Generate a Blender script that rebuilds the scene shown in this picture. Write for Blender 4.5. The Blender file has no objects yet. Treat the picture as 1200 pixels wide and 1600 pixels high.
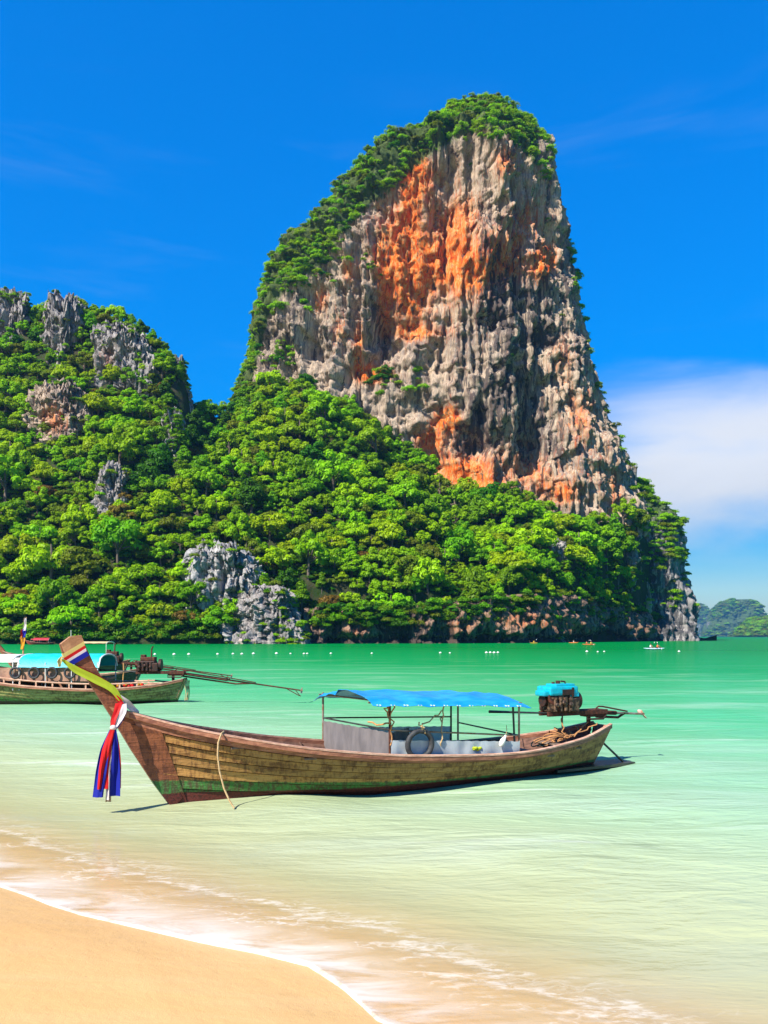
import bpy, bmesh, math, random
import numpy as np
from mathutils import Vector, Matrix

random.seed(7); RNG = np.random.default_rng(7)
SC = bpy.context.scene
COL = SC.collection
R = math.radians

# ------------------------------------------------------------------ camera, sky, sun, exposure
F, HX, HY, CAMZ = 1300.0, 600.0, 994.0, 2.6          # focal length and horizon of the photograph in its own pixels
cam = bpy.data.cameras.new('camera'); camo = bpy.data.objects.new('camera', cam); COL.objects.link(camo)
cam.sensor_fit = 'HORIZONTAL'; cam.sensor_width = 36; cam.lens = 36 * F / 1200
cam.shift_y = (HY - 800) / 1200
cam.clip_start = 0.1; cam.clip_end = 20000
camo.location = (0, 0, CAMZ); camo.rotation_euler = (R(90), 0, 0)
SC.camera = camo
SC.view_settings.view_transform = 'Standard'; SC.view_settings.look = 'None'
SC.view_settings.gamma = 1; SC.view_settings.use_curve_mapping = False
SC.view_settings.exposure = 1.1
SC.cycles.volume_bounces = 0; SC.cycles.max_bounces = 7; SC.cycles.transparent_max_bounces = 12
SC.cycles.caustics_reflective = False; SC.cycles.caustics_refractive = False

SUN_EL, SUN_AZ = R(45), math.atan2(-0.67, -0.74)      # azimuth measured from +Y towards +X
SUN = Vector((math.sin(SUN_AZ) * math.cos(SUN_EL), math.cos(SUN_AZ) * math.cos(SUN_EL), math.sin(SUN_EL)))
sl = bpy.data.lights.new('sun', 'SUN'); sl.energy = 4.8; sl.angle = R(0.5); sl.color = (1, 0.94, 0.84)
slo = bpy.data.objects.new('sun', sl); COL.objects.link(slo)
slo.rotation_euler = (-SUN).to_track_quat('-Z', 'Y').to_euler(); slo.location = (-60, -60, 90)


class NT:
    """small node-tree writer"""
    def __init__(s, tree): s.t = tree; s.n = tree.nodes; s.l = tree.links
    def new(s, typ, **kw):
        nd = s.n.new(typ)
        for k, v in kw.items(): setattr(nd, k, v)
        return nd
    def put(s, sock, v):
        if isinstance(v, bpy.types.NodeSocket): s.l.new(v, sock)
        elif v is not None:
            if hasattr(sock, 'default_value'):
                if sock.type == 'RGBA' and len(v) == 3: v = (*v, 1)
                sock.default_value = v
    def math(s, op, a, b=None, c=None, clamp=False):
        nd = s.new('ShaderNodeMath', operation=op, use_clamp=clamp)
        for i, v in enumerate((a, b, c)):
            if v is not None: s.put(nd.inputs[i], v)
        return nd.outputs[0]
    def mix(s, f, a, b, mode='MIX'):
        nd = s.new('ShaderNodeMix', data_type='RGBA', blend_type=mode)
        s.put(nd.inputs[0], f); s.put(nd.inputs[6], a); s.put(nd.inputs[7], b)
        return nd.outputs[2]
    def ramp(s, f, stops, interp='LINEAR'):
        nd = s.new('ShaderNodeValToRGB'); cr = nd.color_ramp; cr.interpolation = interp
        while len(cr.elements) < len(stops): cr.elements.new(0.5)
        for e, (p, c) in zip(cr.elements, stops):
            e.position = p; e.color = (c, c, c, 1) if not hasattr(c, '__len__') else (*c, 1)
        s.put(nd.inputs[0], f); return nd.outputs[0]
    def smooth(s, v, lo, hi, a=0.0, b=1.0):
        nd = s.new('ShaderNodeMapRange', interpolation_type='SMOOTHSTEP')
        s.put(nd.inputs[0], v); s.put(nd.inputs[1], lo); s.put(nd.inputs[2], hi); s.put(nd.inputs[3], a); s.put(nd.inputs[4], b)
        return nd.outputs[0]
    def noise(s, vec, scale, detail=4, rough=0.55, dist=0.0):
        nd = s.new('ShaderNodeTexNoise'); s.put(nd.inputs['Vector'], vec)
        nd.inputs['Scale'].default_value = scale; nd.inputs['Detail'].default_value = detail
        nd.inputs['Roughness'].default_value = rough; nd.inputs['Distortion'].default_value = dist
        return nd.outputs[0]
    def scale(s, vec, sc, loc=(0, 0, 0)):
        nd = s.new('ShaderNodeMapping'); s.put(nd.inputs[0], vec)
        nd.inputs['Scale'].default_value = sc; nd.inputs['Location'].default_value = loc
        return nd.outputs[0]
    def attr(s, name):
        nd = s.new('ShaderNodeAttribute', attribute_name=name); return nd.outputs['Fac']


# world: Nishita sky, a cloud bank low over the sea and thin wisps elsewhere
W = bpy.data.worlds.new('World'); SC.world = W; W.use_nodes = True
W.node_tree.nodes.clear(); w = NT(W.node_tree)
sky = w.new('ShaderNodeTexSky', sky_type='NISHITA'); sky.sun_disc = False
sky.sun_elevation = SUN_EL; sky.sun_rotation = SUN_AZ
sky.altitude = 0; sky.air_density = 1.0; sky.dust_density = 0.0; sky.ozone_density = 4.0
hs = w.new('ShaderNodeHueSaturation'); hs.inputs['Hue'].default_value = 0.508; hs.inputs['Saturation'].default_value = 1.9
hs.inputs['Value'].default_value = 1.65
ssp = w.new('ShaderNodeSeparateXYZ'); w.l.new(sky.outputs[0], ssp.inputs[0])
qt = w.new('ShaderNodeVectorMath', operation='SCALE'); w.l.new(sky.outputs[0], qt.inputs[0])
w.put(qt.inputs['Scale'], w.math('DIVIDE', 1.0, w.math('MULTIPLY_ADD', ssp.outputs[1], 0.45, 1.0)))
w.l.new(qt.outputs[0], hs.inputs['Color'])
d = w.new('ShaderNodeTexCoord').outputs['Generated']
sep = w.new('ShaderNodeSeparateXYZ'); w.l.new(d, sep.inputs[0])
az = w.math('ARCTAN2', sep.outputs[0], sep.outputs[1]); el = w.math('ARCSINE', sep.outputs[2])
n1 = w.noise(w.scale(d, (1, 1, 3.2)), 5.0, 6, 0.55, 0.3)
n2 = w.noise(w.scale(d, (1, 1, 7)), 2.6, 5, 0.6, 0.5)
e2 = w.math('ADD', el, w.math('MULTIPLY', w.math('SUBTRACT', n1, 0.5), 0.10))
bank = w.math('MULTIPLY', w.smooth(e2, 0.07, 0.175), w.smooth(e2, 0.20, 0.305, 1, 0))
a2 = w.math('ADD', az, w.math('MULTIPLY', w.math('SUBTRACT', n2, 0.5), 0.2))
bank = w.math('MULTIPLY', bank, w.smooth(a2, 0.16, 0.33))
bank = w.math('MULTIPLY', bank, w.smooth(az, 1.2, 1.7, 1, 0))
wisp = w.math('MULTIPLY', w.smooth(n2, 0.54, 0.78), w.math('MULTIPLY', w.smooth(el, 0.12, 0.3), w.smooth(el, 0.5, 0.62, 1, 0)))
cl = w.math('MAXIMUM', w.math('MULTIPLY', bank, 0.86), w.math('MULTIPLY', wisp, 0.035))
ccol = w.mix(w.smooth(e2, 0.12, 0.26), (2.9, 2.9, 2.95), (3.5, 3.5, 3.5))
skycol = w.mix(cl, hs.outputs[0], ccol)
bg = w.new('ShaderNodeBackground'); bg.inputs[1].default_value = 0.13; w.l.new(skycol, bg.inputs[0])
w.l.new(bg.outputs[0], w.new('ShaderNodeOutputWorld').inputs[0])


# ------------------------------------------------------------------ helpers
def tag(o, label=None, cat=None, group=None, kind=None):
    for k, v in (('label', label), ('category', cat), ('group', group), ('kind', kind)):
        if v: o[k] = v
    return o

def empty(name, loc=(0, 0, 0), rz=0, label=None, cat=None, group=None, sc=1):
    o = bpy.data.objects.new(name, None); COL.objects.link(o)
    o.location = loc; o.rotation_euler = (0, 0, rz); o.scale = (sc, sc, sc); o.empty_display_size = 0.3
    return tag(o, label, cat, group)

def link(name, me, mat=None, parent=None):
    o = bpy.data.objects.new(name, me); COL.objects.link(o)
    if mat is not None and not me.materials: me.materials.append(mat)
    if parent is not None: o.parent = parent
    return o

def copy_tree(o, parent=None):
    c = o.copy(); COL.objects.link(c); c.parent = parent
    for ch in o.children: copy_tree(ch, c)
    return c

def mesh_np(name, V, Fq, smooth=False):
    """V (n,3) float, Fq (m,k) int -> mesh, fast"""
    V = np.asarray(V, np.float32); Fq = np.asarray(Fq, np.int32); k = Fq.shape[1]
    me = bpy.data.meshes.new(name)
    me.vertices.add(len(V)); me.vertices.foreach_set('co', V.ravel())
    me.loops.add(Fq.size); me.loops.foreach_set('vertex_index', Fq.ravel())
    me.polygons.add(len(Fq)); me.polygons.foreach_set('loop_start', np.arange(0, Fq.size, k, dtype=np.int32))
    if smooth: me.polygons.foreach_set('use_smooth', np.ones(len(Fq), bool))
    me.update(calc_edges=True); me.validate()
    return me

def set_attr(me, name, vals):
    a = me.attributes.new(name, 'FLOAT', 'POINT'); a.data.foreach_set('value', np.asarray(vals, np.float32).ravel())

def grid_faces(nu, nv, wrap_u=False):
    uu = np.arange(nu if wrap_u else nu - 1); vv = np.arange(nv - 1)
    U, Vv = np.meshgrid(uu, vv, indexing='ij'); U2 = (U + 1) % nu
    return np.stack([U * nv + Vv, U2 * nv + Vv, U2 * nv + Vv + 1, U * nv + Vv + 1], -1).reshape(-1, 4)


class MB:
    """mesh builder: collects primitives, links them as ONE object"""
    def __init__(s): s.v = []; s.f = []
    def add(s, V, Fs):
        b = len(s.v); s.v += [tuple(map(float, p)) for p in V]; s.f += [tuple(int(i) + b for i in f) for f in Fs]; return s
    def grid(s, P, thick=0):
        """P[nu][nv] surface; thick > 0 gives it a second skin and edges (a solid sheet)"""
        P = np.asarray(P, float); nu, nv, _ = P.shape; Fs = grid_faces(nu, nv); V = P.reshape(-1, 3)
        if not thick: return s.add(V, Fs)
        du = np.gradient(P, axis=0); dv = np.gradient(P, axis=1); N = np.cross(du, dv); N /= np.linalg.norm(N, axis=2, keepdims=True) + 1e-9
        Q = (P - N * thick).reshape(-1, 3); n = nu * nv
        F2 = [tuple(i + n for i in f[::-1]) for f in Fs]
        idx = lambda i, j: i * nv + j
        ring = [idx(i, 0) for i in range(nu)] + [idx(nu - 1, j) for j in range(1, nv)] + [idx(i, nv - 1) for i in range(nu - 2, -1, -1)] + [idx(0, j) for j in range(nv - 2, 0, -1)]
        F3 = [(ring[k], ring[k] + n, ring[(k + 1) % len(ring)] + n, ring[(k + 1) % len(ring)]) for k in range(len(ring))]
        return s.add(np.vstack([V, Q]), [tuple(f) for f in Fs] + F2 + F3)
    def box(s, c, size, rot=(0, 0, 0), bevel=0.0):
        bm = bmesh.new(); bmesh.ops.create_cube(bm, size=1)
        bmesh.ops.scale(bm, vec=size, verts=bm.verts)
        if bevel: bmesh.ops.bevel(bm, geom=bm.edges[:], offset=bevel, segments=2, affect='EDGES', profile=0.6)
        from mathutils import Euler
        bmesh.ops.transform(bm, matrix=Matrix.Translation(c) @ Euler(rot).to_matrix().to_4x4(), verts=bm.verts)
        bm.verts.index_update()
        s.add([v.co for v in bm.verts], [[v.index for v in f.verts] for f in bm.faces]); bm.free(); return s
    def tube(s, pts, r, n=8, cap=True):
        pts = [Vector(p) for p in pts]; rs = r if hasattr(r, '__len__') else [r] * len(pts)
        V, Fs = [], []; up = Vector((0.13, 0.31, 0.94)); prev = None
        for i, p in enumerate(pts):
            t = (pts[min(i + 1, len(pts) - 1)] - pts[max(i - 1, 0)]).normalized()
            if prev is None:
                a = t.cross(up if abs(t.dot(up)) < 0.95 else Vector((1, 0, 0))).normalized()
            else:
                a = (prev - t * prev.dot(t)); a = a.normalized() if a.length > 1e-6 else t.orthogonal().normalized()
            prev = a; b = t.cross(a)
            for k in range(n):
                an = 2 * math.pi * k / n; V.append(p + (a * math.cos(an) + b * math.sin(an)) * rs[i])
        for i in range(len(pts) - 1):
            for k in range(n):
                k2 = (k + 1) % n; Fs.append((i * n + k, i * n + k2, (i + 1) * n + k2, (i + 1) * n + k))
        if cap: Fs.append(tuple(range(n - 1, -1, -1))); Fs.append(tuple((len(pts) - 1) * n + k for k in range(n)))
        return s.add(V, Fs)
    def ring(s, c, ax, Rm, r, n=28, m=10, sy=1.0):
        """torus round axis ax"""
        ax = Vector(ax).normalized(); a = ax.orthogonal().normalized(); b = ax.cross(a); c = Vector(c); V, Fs = [], []
        for i in range(n):
            t = 2 * math.pi * i / n; d_ = a * math.cos(t) + b * math.sin(t)
            for j in range(m):
                p = 2 * math.pi * j / m; V.append(c + d_ * (Rm + r * math.cos(p)) + ax * (r * sy * math.sin(p)))
        for i in range(n):
            for j in range(m):
                i2, j2 = (i + 1) % n, (j + 1) % m; Fs.append((i * m + j, i2 * m + j, i2 * m + j2, i * m + j2))
        return s.add(V, Fs)
    def ball(s, c, r, nu=12, nv=8):
        r = r if hasattr(r, '__len__') else (r, r, r); V, Fs = [(c[0], c[1], c[2] - r[2])], []
        for j in range(1, nv):
            ph = -math.pi / 2 + math.pi * j / nv
            for i in range(nu):
                t = 2 * math.pi * i / nu; V.append((c[0] + r[0] * math.cos(ph) * math.cos(t), c[1] + r[1] * math.cos(ph) * math.sin(t), c[2] + r[2] * math.sin(ph)))
        V.append((c[0], c[1], c[2] + r[2])); top = len(V) - 1
        for i in range(nu):
            i2 = (i + 1) % nu; Fs.append((0, 1 + i2, 1 + i)); Fs.append((top, 1 + (nv - 2) * nu + i, 1 + (nv - 2) * nu + i2))
            for j in range(nv - 2): Fs.append((1 + j * nu + i, 1 + j * nu + i2, 1 + (j + 1) * nu + i2, 1 + (j + 1) * nu + i))
        return s.add(V, Fs)
    def prism(s, poly, y0, y1):
        """polygon in (x,z) extruded between y0 and y1"""
        n = len(poly); V = [(x, y0, z) for x, z in poly] + [(x, y1, z) for x, z in poly]
        return s.add(V, [tuple(range(n)), tuple(range(2 * n - 1, n - 1, -1))] + [(i, i + n, (i + 1) % n + n, (i + 1) % n) for i in range(n)])
    def build(s, name, mat, parent=None, smooth=False):
        me = bpy.data.meshes.new(name); me.from_pydata(s.v, [], s.f); me.update()
        bm = bmesh.new(); bm.from_mesh(me); bmesh.ops.recalc_face_normals(bm, faces=bm.faces[:]); bm.to_mesh(me); bm.free()
        if smooth:
            for p in me.polygons: p.use_smooth = True
            try: me.set_sharp_from_angle(angle=R(40))
            except Exception: pass
        return link(name, me, mat, parent)


def _hash(ix, iy, iz, seed):
    n = (ix.astype(np.int64) * 374761393 + iy.astype(np.int64) * 668265263 + iz.astype(np.int64) * 1442695041 + seed * 974634777) & 0xffffffff
    n = ((n ^ (n >> 13)) * 1274126177) & 0xffffffff
    n = ((n ^ (n >> 16)) * 2246822519) & 0xffffffff
    return ((n ^ (n >> 15)) & 0xffff) / 32767.5 - 1.0

def vnoise(x, y, z, seed=0):
    x, y, z = np.broadcast_arrays(np.asarray(x, float), y, z)
    ix, iy, iz = np.floor(x), np.floor(y), np.floor(z); fx, fy, fz = x - ix, y - iy, z - iz
    u, v, w_ = (t * t * t * (t * (t * 6 - 15) + 10) for t in (fx, fy, fz)); out = 0
    for a in (0, 1):
        for b in (0, 1):
            for c in (0, 1):
                out = out + _hash(ix + a, iy + b, iz + c, seed) * (u if a else 1 - u) * (v if b else 1 - v) * (w_ if c else 1 - w_)
    return out

def fbm(x, y, z, octv=4, seed=0, gain=0.5):
    s = 0; a = 1.0; f = 1.0
    for i in range(octv):
        s = s + a * vnoise(np.asarray(x) * f + 7.3 * i, np.asarray(y) * f + 3.1 * i, np.asarray(z) * f + 5.7 * i, seed + i); a *= gain; f *= 2.03
    return s

def cr(xs, ys, x):
    """smooth (monotone-ish) cubic through the points"""
    xs = np.asarray(xs, float); ys = np.asarray(ys, float); x = np.clip(np.asarray(x, float), xs[0], xs[-1])
    dl = np.diff(ys) / np.diff(xs); m = np.empty_like(ys); m[0], m[-1] = dl[0], dl[-1]
    m[1:-1] = np.where(dl[:-1] * dl[1:] > 0, 2 * dl[:-1] * dl[1:] / (dl[:-1] + dl[1:] + 1e-12), 0)
    i = np.clip(np.searchsorted(xs, x) - 1, 0, len(xs) - 2); h = xs[i + 1] - xs[i]; t = (x - xs[i]) / h
    return ((2 * t**3 - 3 * t**2 + 1) * ys[i] + (t**3 - 2 * t**2 + t) * h * m[i] + (-2 * t**3 + 3 * t**2) * ys[i + 1] + (t**3 - t**2) * h * m[i + 1])

def sstep(x, a, b): t = np.clip((x - a) / (b - a), 0, 1); return t * t * (3 - 2 * t)
def W3(px, py, Y): return np.array([(px - HX) / F * Y, Y, CAMZ + (HY - py) / F * Y])
def PX(X, Y, Z): return HX + F * X / Y, HY - F * (Z - CAMZ) / Y
def on_water(px, py): return W3(px, py, CAMZ * F / (py - HY))


# ------------------------------------------------------------------ materials
def new_mat(name):
    m = bpy.data.materials.new(name); m.use_nodes = True; m.node_tree.nodes.clear(); t = NT(m.node_tree)
    out = t.new('ShaderNodeOutputMaterial'); return m, t, out

def principled(t, out, col, rough=0.6, metal=0.0, spec=0.4, bump=None, bdist=0.02, bstr=0.6):
    p = t.new('ShaderNodeBsdfPrincipled'); t.put(p.inputs['Base Color'], col); t.put(p.inputs['Roughness'], rough)
    t.put(p.inputs['Metallic'], metal); p.inputs['Specular IOR Level'].default_value = spec
    if bump is not None:
        b = t.new('ShaderNodeBump'); b.inputs['Distance'].default_value = bdist; b.inputs['Strength'].default_value = bstr
        t.put(b.inputs['Height'], bump); t.l.new(b.outputs[0], p.inputs['Normal'])
    t.l.new(p.outputs[0], out.inputs[0]); return p

def simple(name, c1, c2=None, scale=6, rough=0.6, metal=0, stretch=(1, 1, 1), bdist=0.01, lo=0.35, hi=0.65, spec=0.4, detail=5):
    m, t, out = new_mat(name); co = t.new('ShaderNodeTexCoord').outputs['Object']
    c2 = c2 or tuple(c * 0.75 for c in c1)
    n = t.noise(t.scale(co, stretch), scale, detail, 0.6); n2 = t.noise(co, scale * 5, 3)
    c = t.mix(t.smooth(n, lo, hi), c1, c2); c = t.mix(t.math('MULTIPLY', t.smooth(n2, 0.45, 0.7), 0.25), c, tuple(x * 0.5 for x in c2))
    principled(t, out, c, rough, metal, spec, n2, bdist); return m

def foliage(name, col, var=0.5, trans=0.48):
    m, t, out = new_mat(name)
    g = t.new('ShaderNodeNewGeometry'); oi = t.new('ShaderNodeObjectInfo')
    hsv = t.new('ShaderNodeHueSaturation'); hsv.inputs['Color'].default_value = (*col, 1)
    hsv.inputs['Saturation'].default_value = 1.0
    t.put(hsv.inputs['Hue'], t.math('ADD', 0.482, t.math('MULTIPLY', oi.outputs['Random'], 0.032)))
    t.put(hsv.inputs['Value'], t.math('MULTIPLY', t.math('ADD', 1 - var / 2, t.math('MULTIPLY', g.outputs['Random Per Island'], var)),
                                      t.math('ADD', 0.78, t.math('MULTIPLY', oi.outputs['Random'], 0.44))))
    df = t.new('ShaderNodeBsdfDiffuse'); tr = t.new('ShaderNodeBsdfTranslucent'); gl = t.new('ShaderNodeBsdfGlossy')
    gl.inputs['Roughness'].default_value = 0.45; gl.inputs['Color'].default_value = (1, 1, 1, 1)
    t.l.new(hsv.outputs[0], df.inputs[0]); t.l.new(hsv.outputs[0], tr.inputs[0])
    mx = t.new('ShaderNodeMixShader'); mx.inputs[0].default_value = trans; t.l.new(df.outputs[0], mx.inputs[1]); t.l.new(tr.outputs[0], mx.inputs[2])
    mg = t.new('ShaderNodeMixShader'); mg.inputs[0].default_value = 0.006; t.l.new(mx.outputs[0], mg.inputs[1]); t.l.new(gl.outputs[0], mg.inputs[2])
    t.l.new(mg.outputs[0], out.inputs[0]); return m

def rock_mat(name, base=(0.19, 0.16, 0.14), pale=(0.44, 0.335, 0.235), dark=(0.035, 0.032, 0.034), k=1.0, green=0.0):
    """limestone: grey, cream and black streaks; 'stain' = iron-orange seep stains, 'grime' = black algae, plus shade painted on the rock shoulder, 'moss' = growth"""
    m, t, out = new_mat(name); co = t.new('ShaderNodeTexCoord').outputs['Object']
    streak = t.noise(t.scale(co, (0.35 * k, 0.35 * k, 0.045 * k)), 1.0, 6, 0.62, 0.4)
    patch = t.noise(t.scale(co, (1, 1, 0.5)), 0.05 * k, 5, 0.6)
    fine = t.noise(t.scale(co, (1, 1, 0.45)), 0.55 * k, 6, 0.65)
    drip = t.noise(t.scale(co, (1.4 * k, 1.4 * k, 0.05 * k)), 1.0, 6, 0.72)
    c = t.mix(t.smooth(patch, 0.38, 0.62), base, pale)
    c = t.mix(t.smooth(fine, 0.40, 0.66), c, tuple(x * 1.15 for x in pale)); c = t.mix(t.math('MULTIPLY', t.smooth(drip, 0.46, 0.60), 0.62), c, tuple(x * 0.5 for x in base))
    st = t.attr('stain')
    oc = t.ramp(t.math('ADD', t.math('MULTIPLY', fine, 0.5), t.math('MULTIPLY', drip, 0.5)),
                [(0.34, (0.16, 0.035, 0.015)), (0.43, (0.52, 0.062, 0.006)), (0.495, (0.60, 0.15, 0.014)), (0.56, (0.54, 0.28, 0.105)), (0.7, (0.40, 0.28, 0.17))])
    sm = t.smooth(t.math('ADD', st, t.math('MULTIPLY', t.math('SUBTRACT', t.math('ADD', t.math('MULTIPLY', drip, 0.6), t.math('MULTIPLY', streak, 0.4)), 0.5), 3.4)), 0.10, 0.95)
    c = t.mix(sm, c, oc)
    gr = t.attr('grime_shade')
    gm = t.smooth(t.math('ADD', t.math('ADD', t.math('MULTIPLY', t.math('SUBTRACT', streak, 0.5), 1.5), t.math('MULTIPLY', t.math('SUBTRACT', fine, 0.5), 0.5)), t.math('MULTIPLY', gr, 0.30)), 0.07, 0.24)
    c = t.mix(t.math('MULTIPLY', gm, 0.85), c, dark)
    ms = t.attr('moss')
    mm = t.smooth(t.math('ADD', ms, t.math('MULTIPLY', t.math('SUBTRACT', fine, 0.5), 1.2)), 0.4 - green, 0.75 - green)
    c = t.mix(t.math('MULTIPLY', mm, 0.9), c, (0.035, 0.075, 0.006))
    h = t.math('ADD', t.math('MULTIPLY', fine, 0.8), t.math('MULTIPLY', drip, 0.6))
    principled(t, out, c, 0.9, 0, 0.15, h, 1.4 / k, 0.9); return m


M = {}
GREENS = {'bright': (0.23, 0.44, 0.002), 'lime': (0.32, 0.49, 0.002), 'mid': (0.145, 0.33, 0.003), 'deep': (0.05, 0.165, 0.004),
          'olive': (0.15, 0.20, 0.008), 'rust': (0.20, 0.13, 0.015), 'blossom': (0.24, 0.21, 0.02)}
for k_, c_ in GREENS.items(): M[k_] = foliage('foliage_' + k_, c_)
M['bark'] = simple('bark', (0.16, 0.12, 0.09), (0.07, 0.05, 0.04), 2.0, 0.9, stretch=(3, 3, 0.5), bdist=0.05)
M['rock'] = rock_mat('limestone')
M['rock_grey'] = rock_mat('grey limestone', (0.18, 0.172, 0.17), (0.33, 0.30, 0.275), (0.042, 0.042, 0.047), 1.6)
M['rock_sea'] = rock_mat('sea cliff rock', (0.17, 0.11, 0.08), (0.30, 0.18, 0.12), (0.03, 0.025, 0.024), 1.8)
M['rock_far'] = rock_mat('island rock', (0.10, 0.10, 0.105), (0.20, 0.185, 0.17), (0.04, 0.045, 0.05), 0.8, 0.55)

m, t, out = new_mat('forest floor'); co = t.new('ShaderNodeTexCoord').outputs['Object']
n = t.noise(co, 0.35, 6, 0.65)
principled(t, out, t.mix(t.smooth(n, 0.35, 0.65), (0.018, 0.04, 0.006), (0.045, 0.04, 0.02)), 0.95, 0, 0.1, n, 1.0); M['floor'] = m

# ------------------------------------------------------------------ sand and sea
SH_P = np.array([-4.0, 8.62]); SH_Q = np.array([0.0, 5.60])                 # two points of the waterline on the beach
SH_U = (SH_Q - SH_P) / np.linalg.norm(SH_Q - SH_P); SH_N = np.array([-SH_U[1], SH_U[0]])   # along the beach, out to sea
SH_N = SH_N if SH_N[1] > 0 else -SH_N
def shore_wiggle(u):
    return cr([-60, -20, -8, -3, 0, 1.3, 2.67, 3.6, 4.1, 4.6, 5.1, 6.5, 9, 14, 30, 60], [0, 0.5, -0.3, 0.25, 0.02, 0.03, 0.18, 0.40, 0.42, 0.14, -0.04, -0.1, 0.2, -0.3, 0.3, 0], u) + 0.03 * vnoise(u * 2.6, 0, 0, 3) + 0.02 * vnoise(u * 7, 0, 0, 4)
def bed_z(s):                                                              # height of the sand at s metres out to sea
    return np.where(s < 0, np.minimum(-s * 0.085, 3.2), -np.interp(s, [0, 1, 3, 8, 20, 60, 150, 6000], [0, 0.045, 0.29, 0.70, 1.45, 2.9, 4.1, 4.6]))
def sp(a, n, p=3.2):                                                       # spacing dense in the middle
    x = np.linspace(-1, 1, n); return a * np.sinh(p * 2.2 * x) / math.sinh(p * 2.2)

# one sand sheet under beach and sea
uu = sp(6700, 181); ss = np.concatenate([-np.geomspace(6000, 0.05, 70), [0], np.geomspace(0.05, 6700, 110)])
U_, S_ = np.meshgrid(uu, ss, indexing='ij')
XY = SH_P[None, None] + U_[..., None] * SH_U + S_[..., None] * SH_N
near = np.exp(-(np.abs(S_) / 60) ** 2)
Z_ = bed_z(S_) + near * (0.035 * fbm(XY[..., 0] * 0.35, XY[..., 1] * 0.35, 0, 3, 11) * np.clip(np.abs(S_) / 3, 0, 1))
me = mesh_np('sand', np.dstack([XY, Z_]).reshape(-1, 3), grid_faces(len(uu), len(ss)), True)
set_attr(me, 'shore', S_ - shore_wiggle(U_))
m, t, out = new_mat('sand'); co = t.new('ShaderNodeTexCoord').outputs['Object']; s_ = t.attr('shore')
n1 = t.noise(t.scale(co, (1, 1.0, 1)), 0.5, 5, 0.6); n2 = t.noise(co, 2.2, 6, 0.65); n3 = t.noise(co, 120, 2)
rt = t.new('ShaderNodeMapping'); t.put(rt.inputs[0], co); rt.inputs['Rotation'].default_value = (0, 0, 0.45); rt.inputs['Scale'].default_value = (0.5, 3.0, 1)
n4 = t.noise(rt.outputs[0], 1.1, 5, 0.6, 0.4)
c = t.mix(t.smooth(n1, 0.3, 0.7), (0.57, 0.35, 0.14), (0.54, 0.315, 0.115))
c = t.mix(t.math('MULTIPLY', t.smooth(n4, 0.42, 0.72), 0.35), c, (0.58, 0.37, 0.17))
c = t.mix(t.math('MULTIPLY', t.smooth(n3, 0.5, 0.75), 0.22), c, (0.33, 0.2, 0.09))
speck = t.new('ShaderNodeTexVoronoi'); speck.inputs['Scale'].default_value = 2.6; t.put(speck.inputs['Vector'], co)
c = t.mix(t.math('MULTIPLY', t.smooth(speck.outputs['Distance'], 0.02, 0.045, 1, 0), 0.6), c, (0.12, 0.08, 0.05))
wet = t.smooth(t.math('ADD', s_, t.math('MULTIPLY', t.math('SUBTRACT', n2, 0.5), 0.8)), -1.3, -0.15)
c = t.mix(t.math('MULTIPLY', wet, 0.14), c, (0.46, 0.275, 0.115))
principled(t, out, c, t.math('SUBTRACT', 0.85, t.math('MULTIPLY', wet, 0.45)), 0, 0.3, t.math('ADD', t.math('MULTIPLY', n2, 1.0), t.math('MULTIPLY', n3, 0.12)), 0.035, 0.7)
tag(link('beach_sand', me, m), kind='structure')

# the sea: one sheet from the wavy edge on the beach to the horizon
uu = sp(6650, 341); ss = np.concatenate([[-0.02], np.geomspace(0.03, 6650, 280)])
U_, S_ = np.meshgrid(uu, ss, indexing='ij'); wig = shore_wiggle(U_) * np.exp(-S_ / 2.5)
SX = S_ + wig
XY = SH_P[None, None] + U_[..., None] * SH_U + SX[..., None] * SH_N
ph = S_ + 1.0 * fbm(XY[..., 0] * 0.12, XY[..., 1] * 0.12, 0, 2, 21)
amp = np.clip(S_ / 4, 0, 1) * np.exp(-(S_ / 120))
Z_ = amp * (0.035 * np.sin(ph * 1.55) + 0.03 * fbm(XY[..., 0] * 0.55, XY[..., 1] * 1.1, 0, 3, 22)) + 0.012 * np.exp(-S_ / 0.25) + 0.004
Z_[:, 0] = -0.02 + bed_z(SX[:, 0])
me = mesh_np('sea', np.dstack([XY, Z_]).reshape(-1, 3), grid_faces(len(uu), len(ss)), True)
set_attr(me, 'shore', S_); set_attr(me, 'depth', np.maximum(0.004, -bed_z(SX)))
m, t, out = new_mat('sea water'); co = t.new('ShaderNodeTexCoord').outputs['Object']; s_ = t.attr('shore'); dp = t.attr('depth')
def wavevec(rz, sc):
    nd = t.new('ShaderNodeMapping'); t.put(nd.inputs[0], co); nd.inputs['Rotation'].default_value = (0, 0, rz); nd.inputs['Scale'].default_value = sc; return nd.outputs[0]
w1 = t.noise(wavevec(0.15, (0.35, 1.0, 1)), 1.6, 4, 0.55, 0.6); w2 = t.noise(wavevec(-0.1, (0.45, 1.3, 1)), 5.5, 3, 0.55, 0.4); w3 = t.noise(wavevec(0.2, (0.3, 1, 1)), 0.33, 3, 0.5, 0.5)
hgt = t.math('ADD', t.math('ADD', t.math('MULTIPLY', w1, 0.10), t.math('MULTIPLY', w2, 0.036)), t.math('MULTIPLY', w3, 0.25))
bmp = t.new('ShaderNodeBump'); bmp.inputs['Distance'].default_value = 1.0; t.put(bmp.inputs['Height'], hgt)
t.put(bmp.inputs['Strength'], t.smooth(s_, 0.0, 6.0, 0.2, 0.95))
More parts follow.
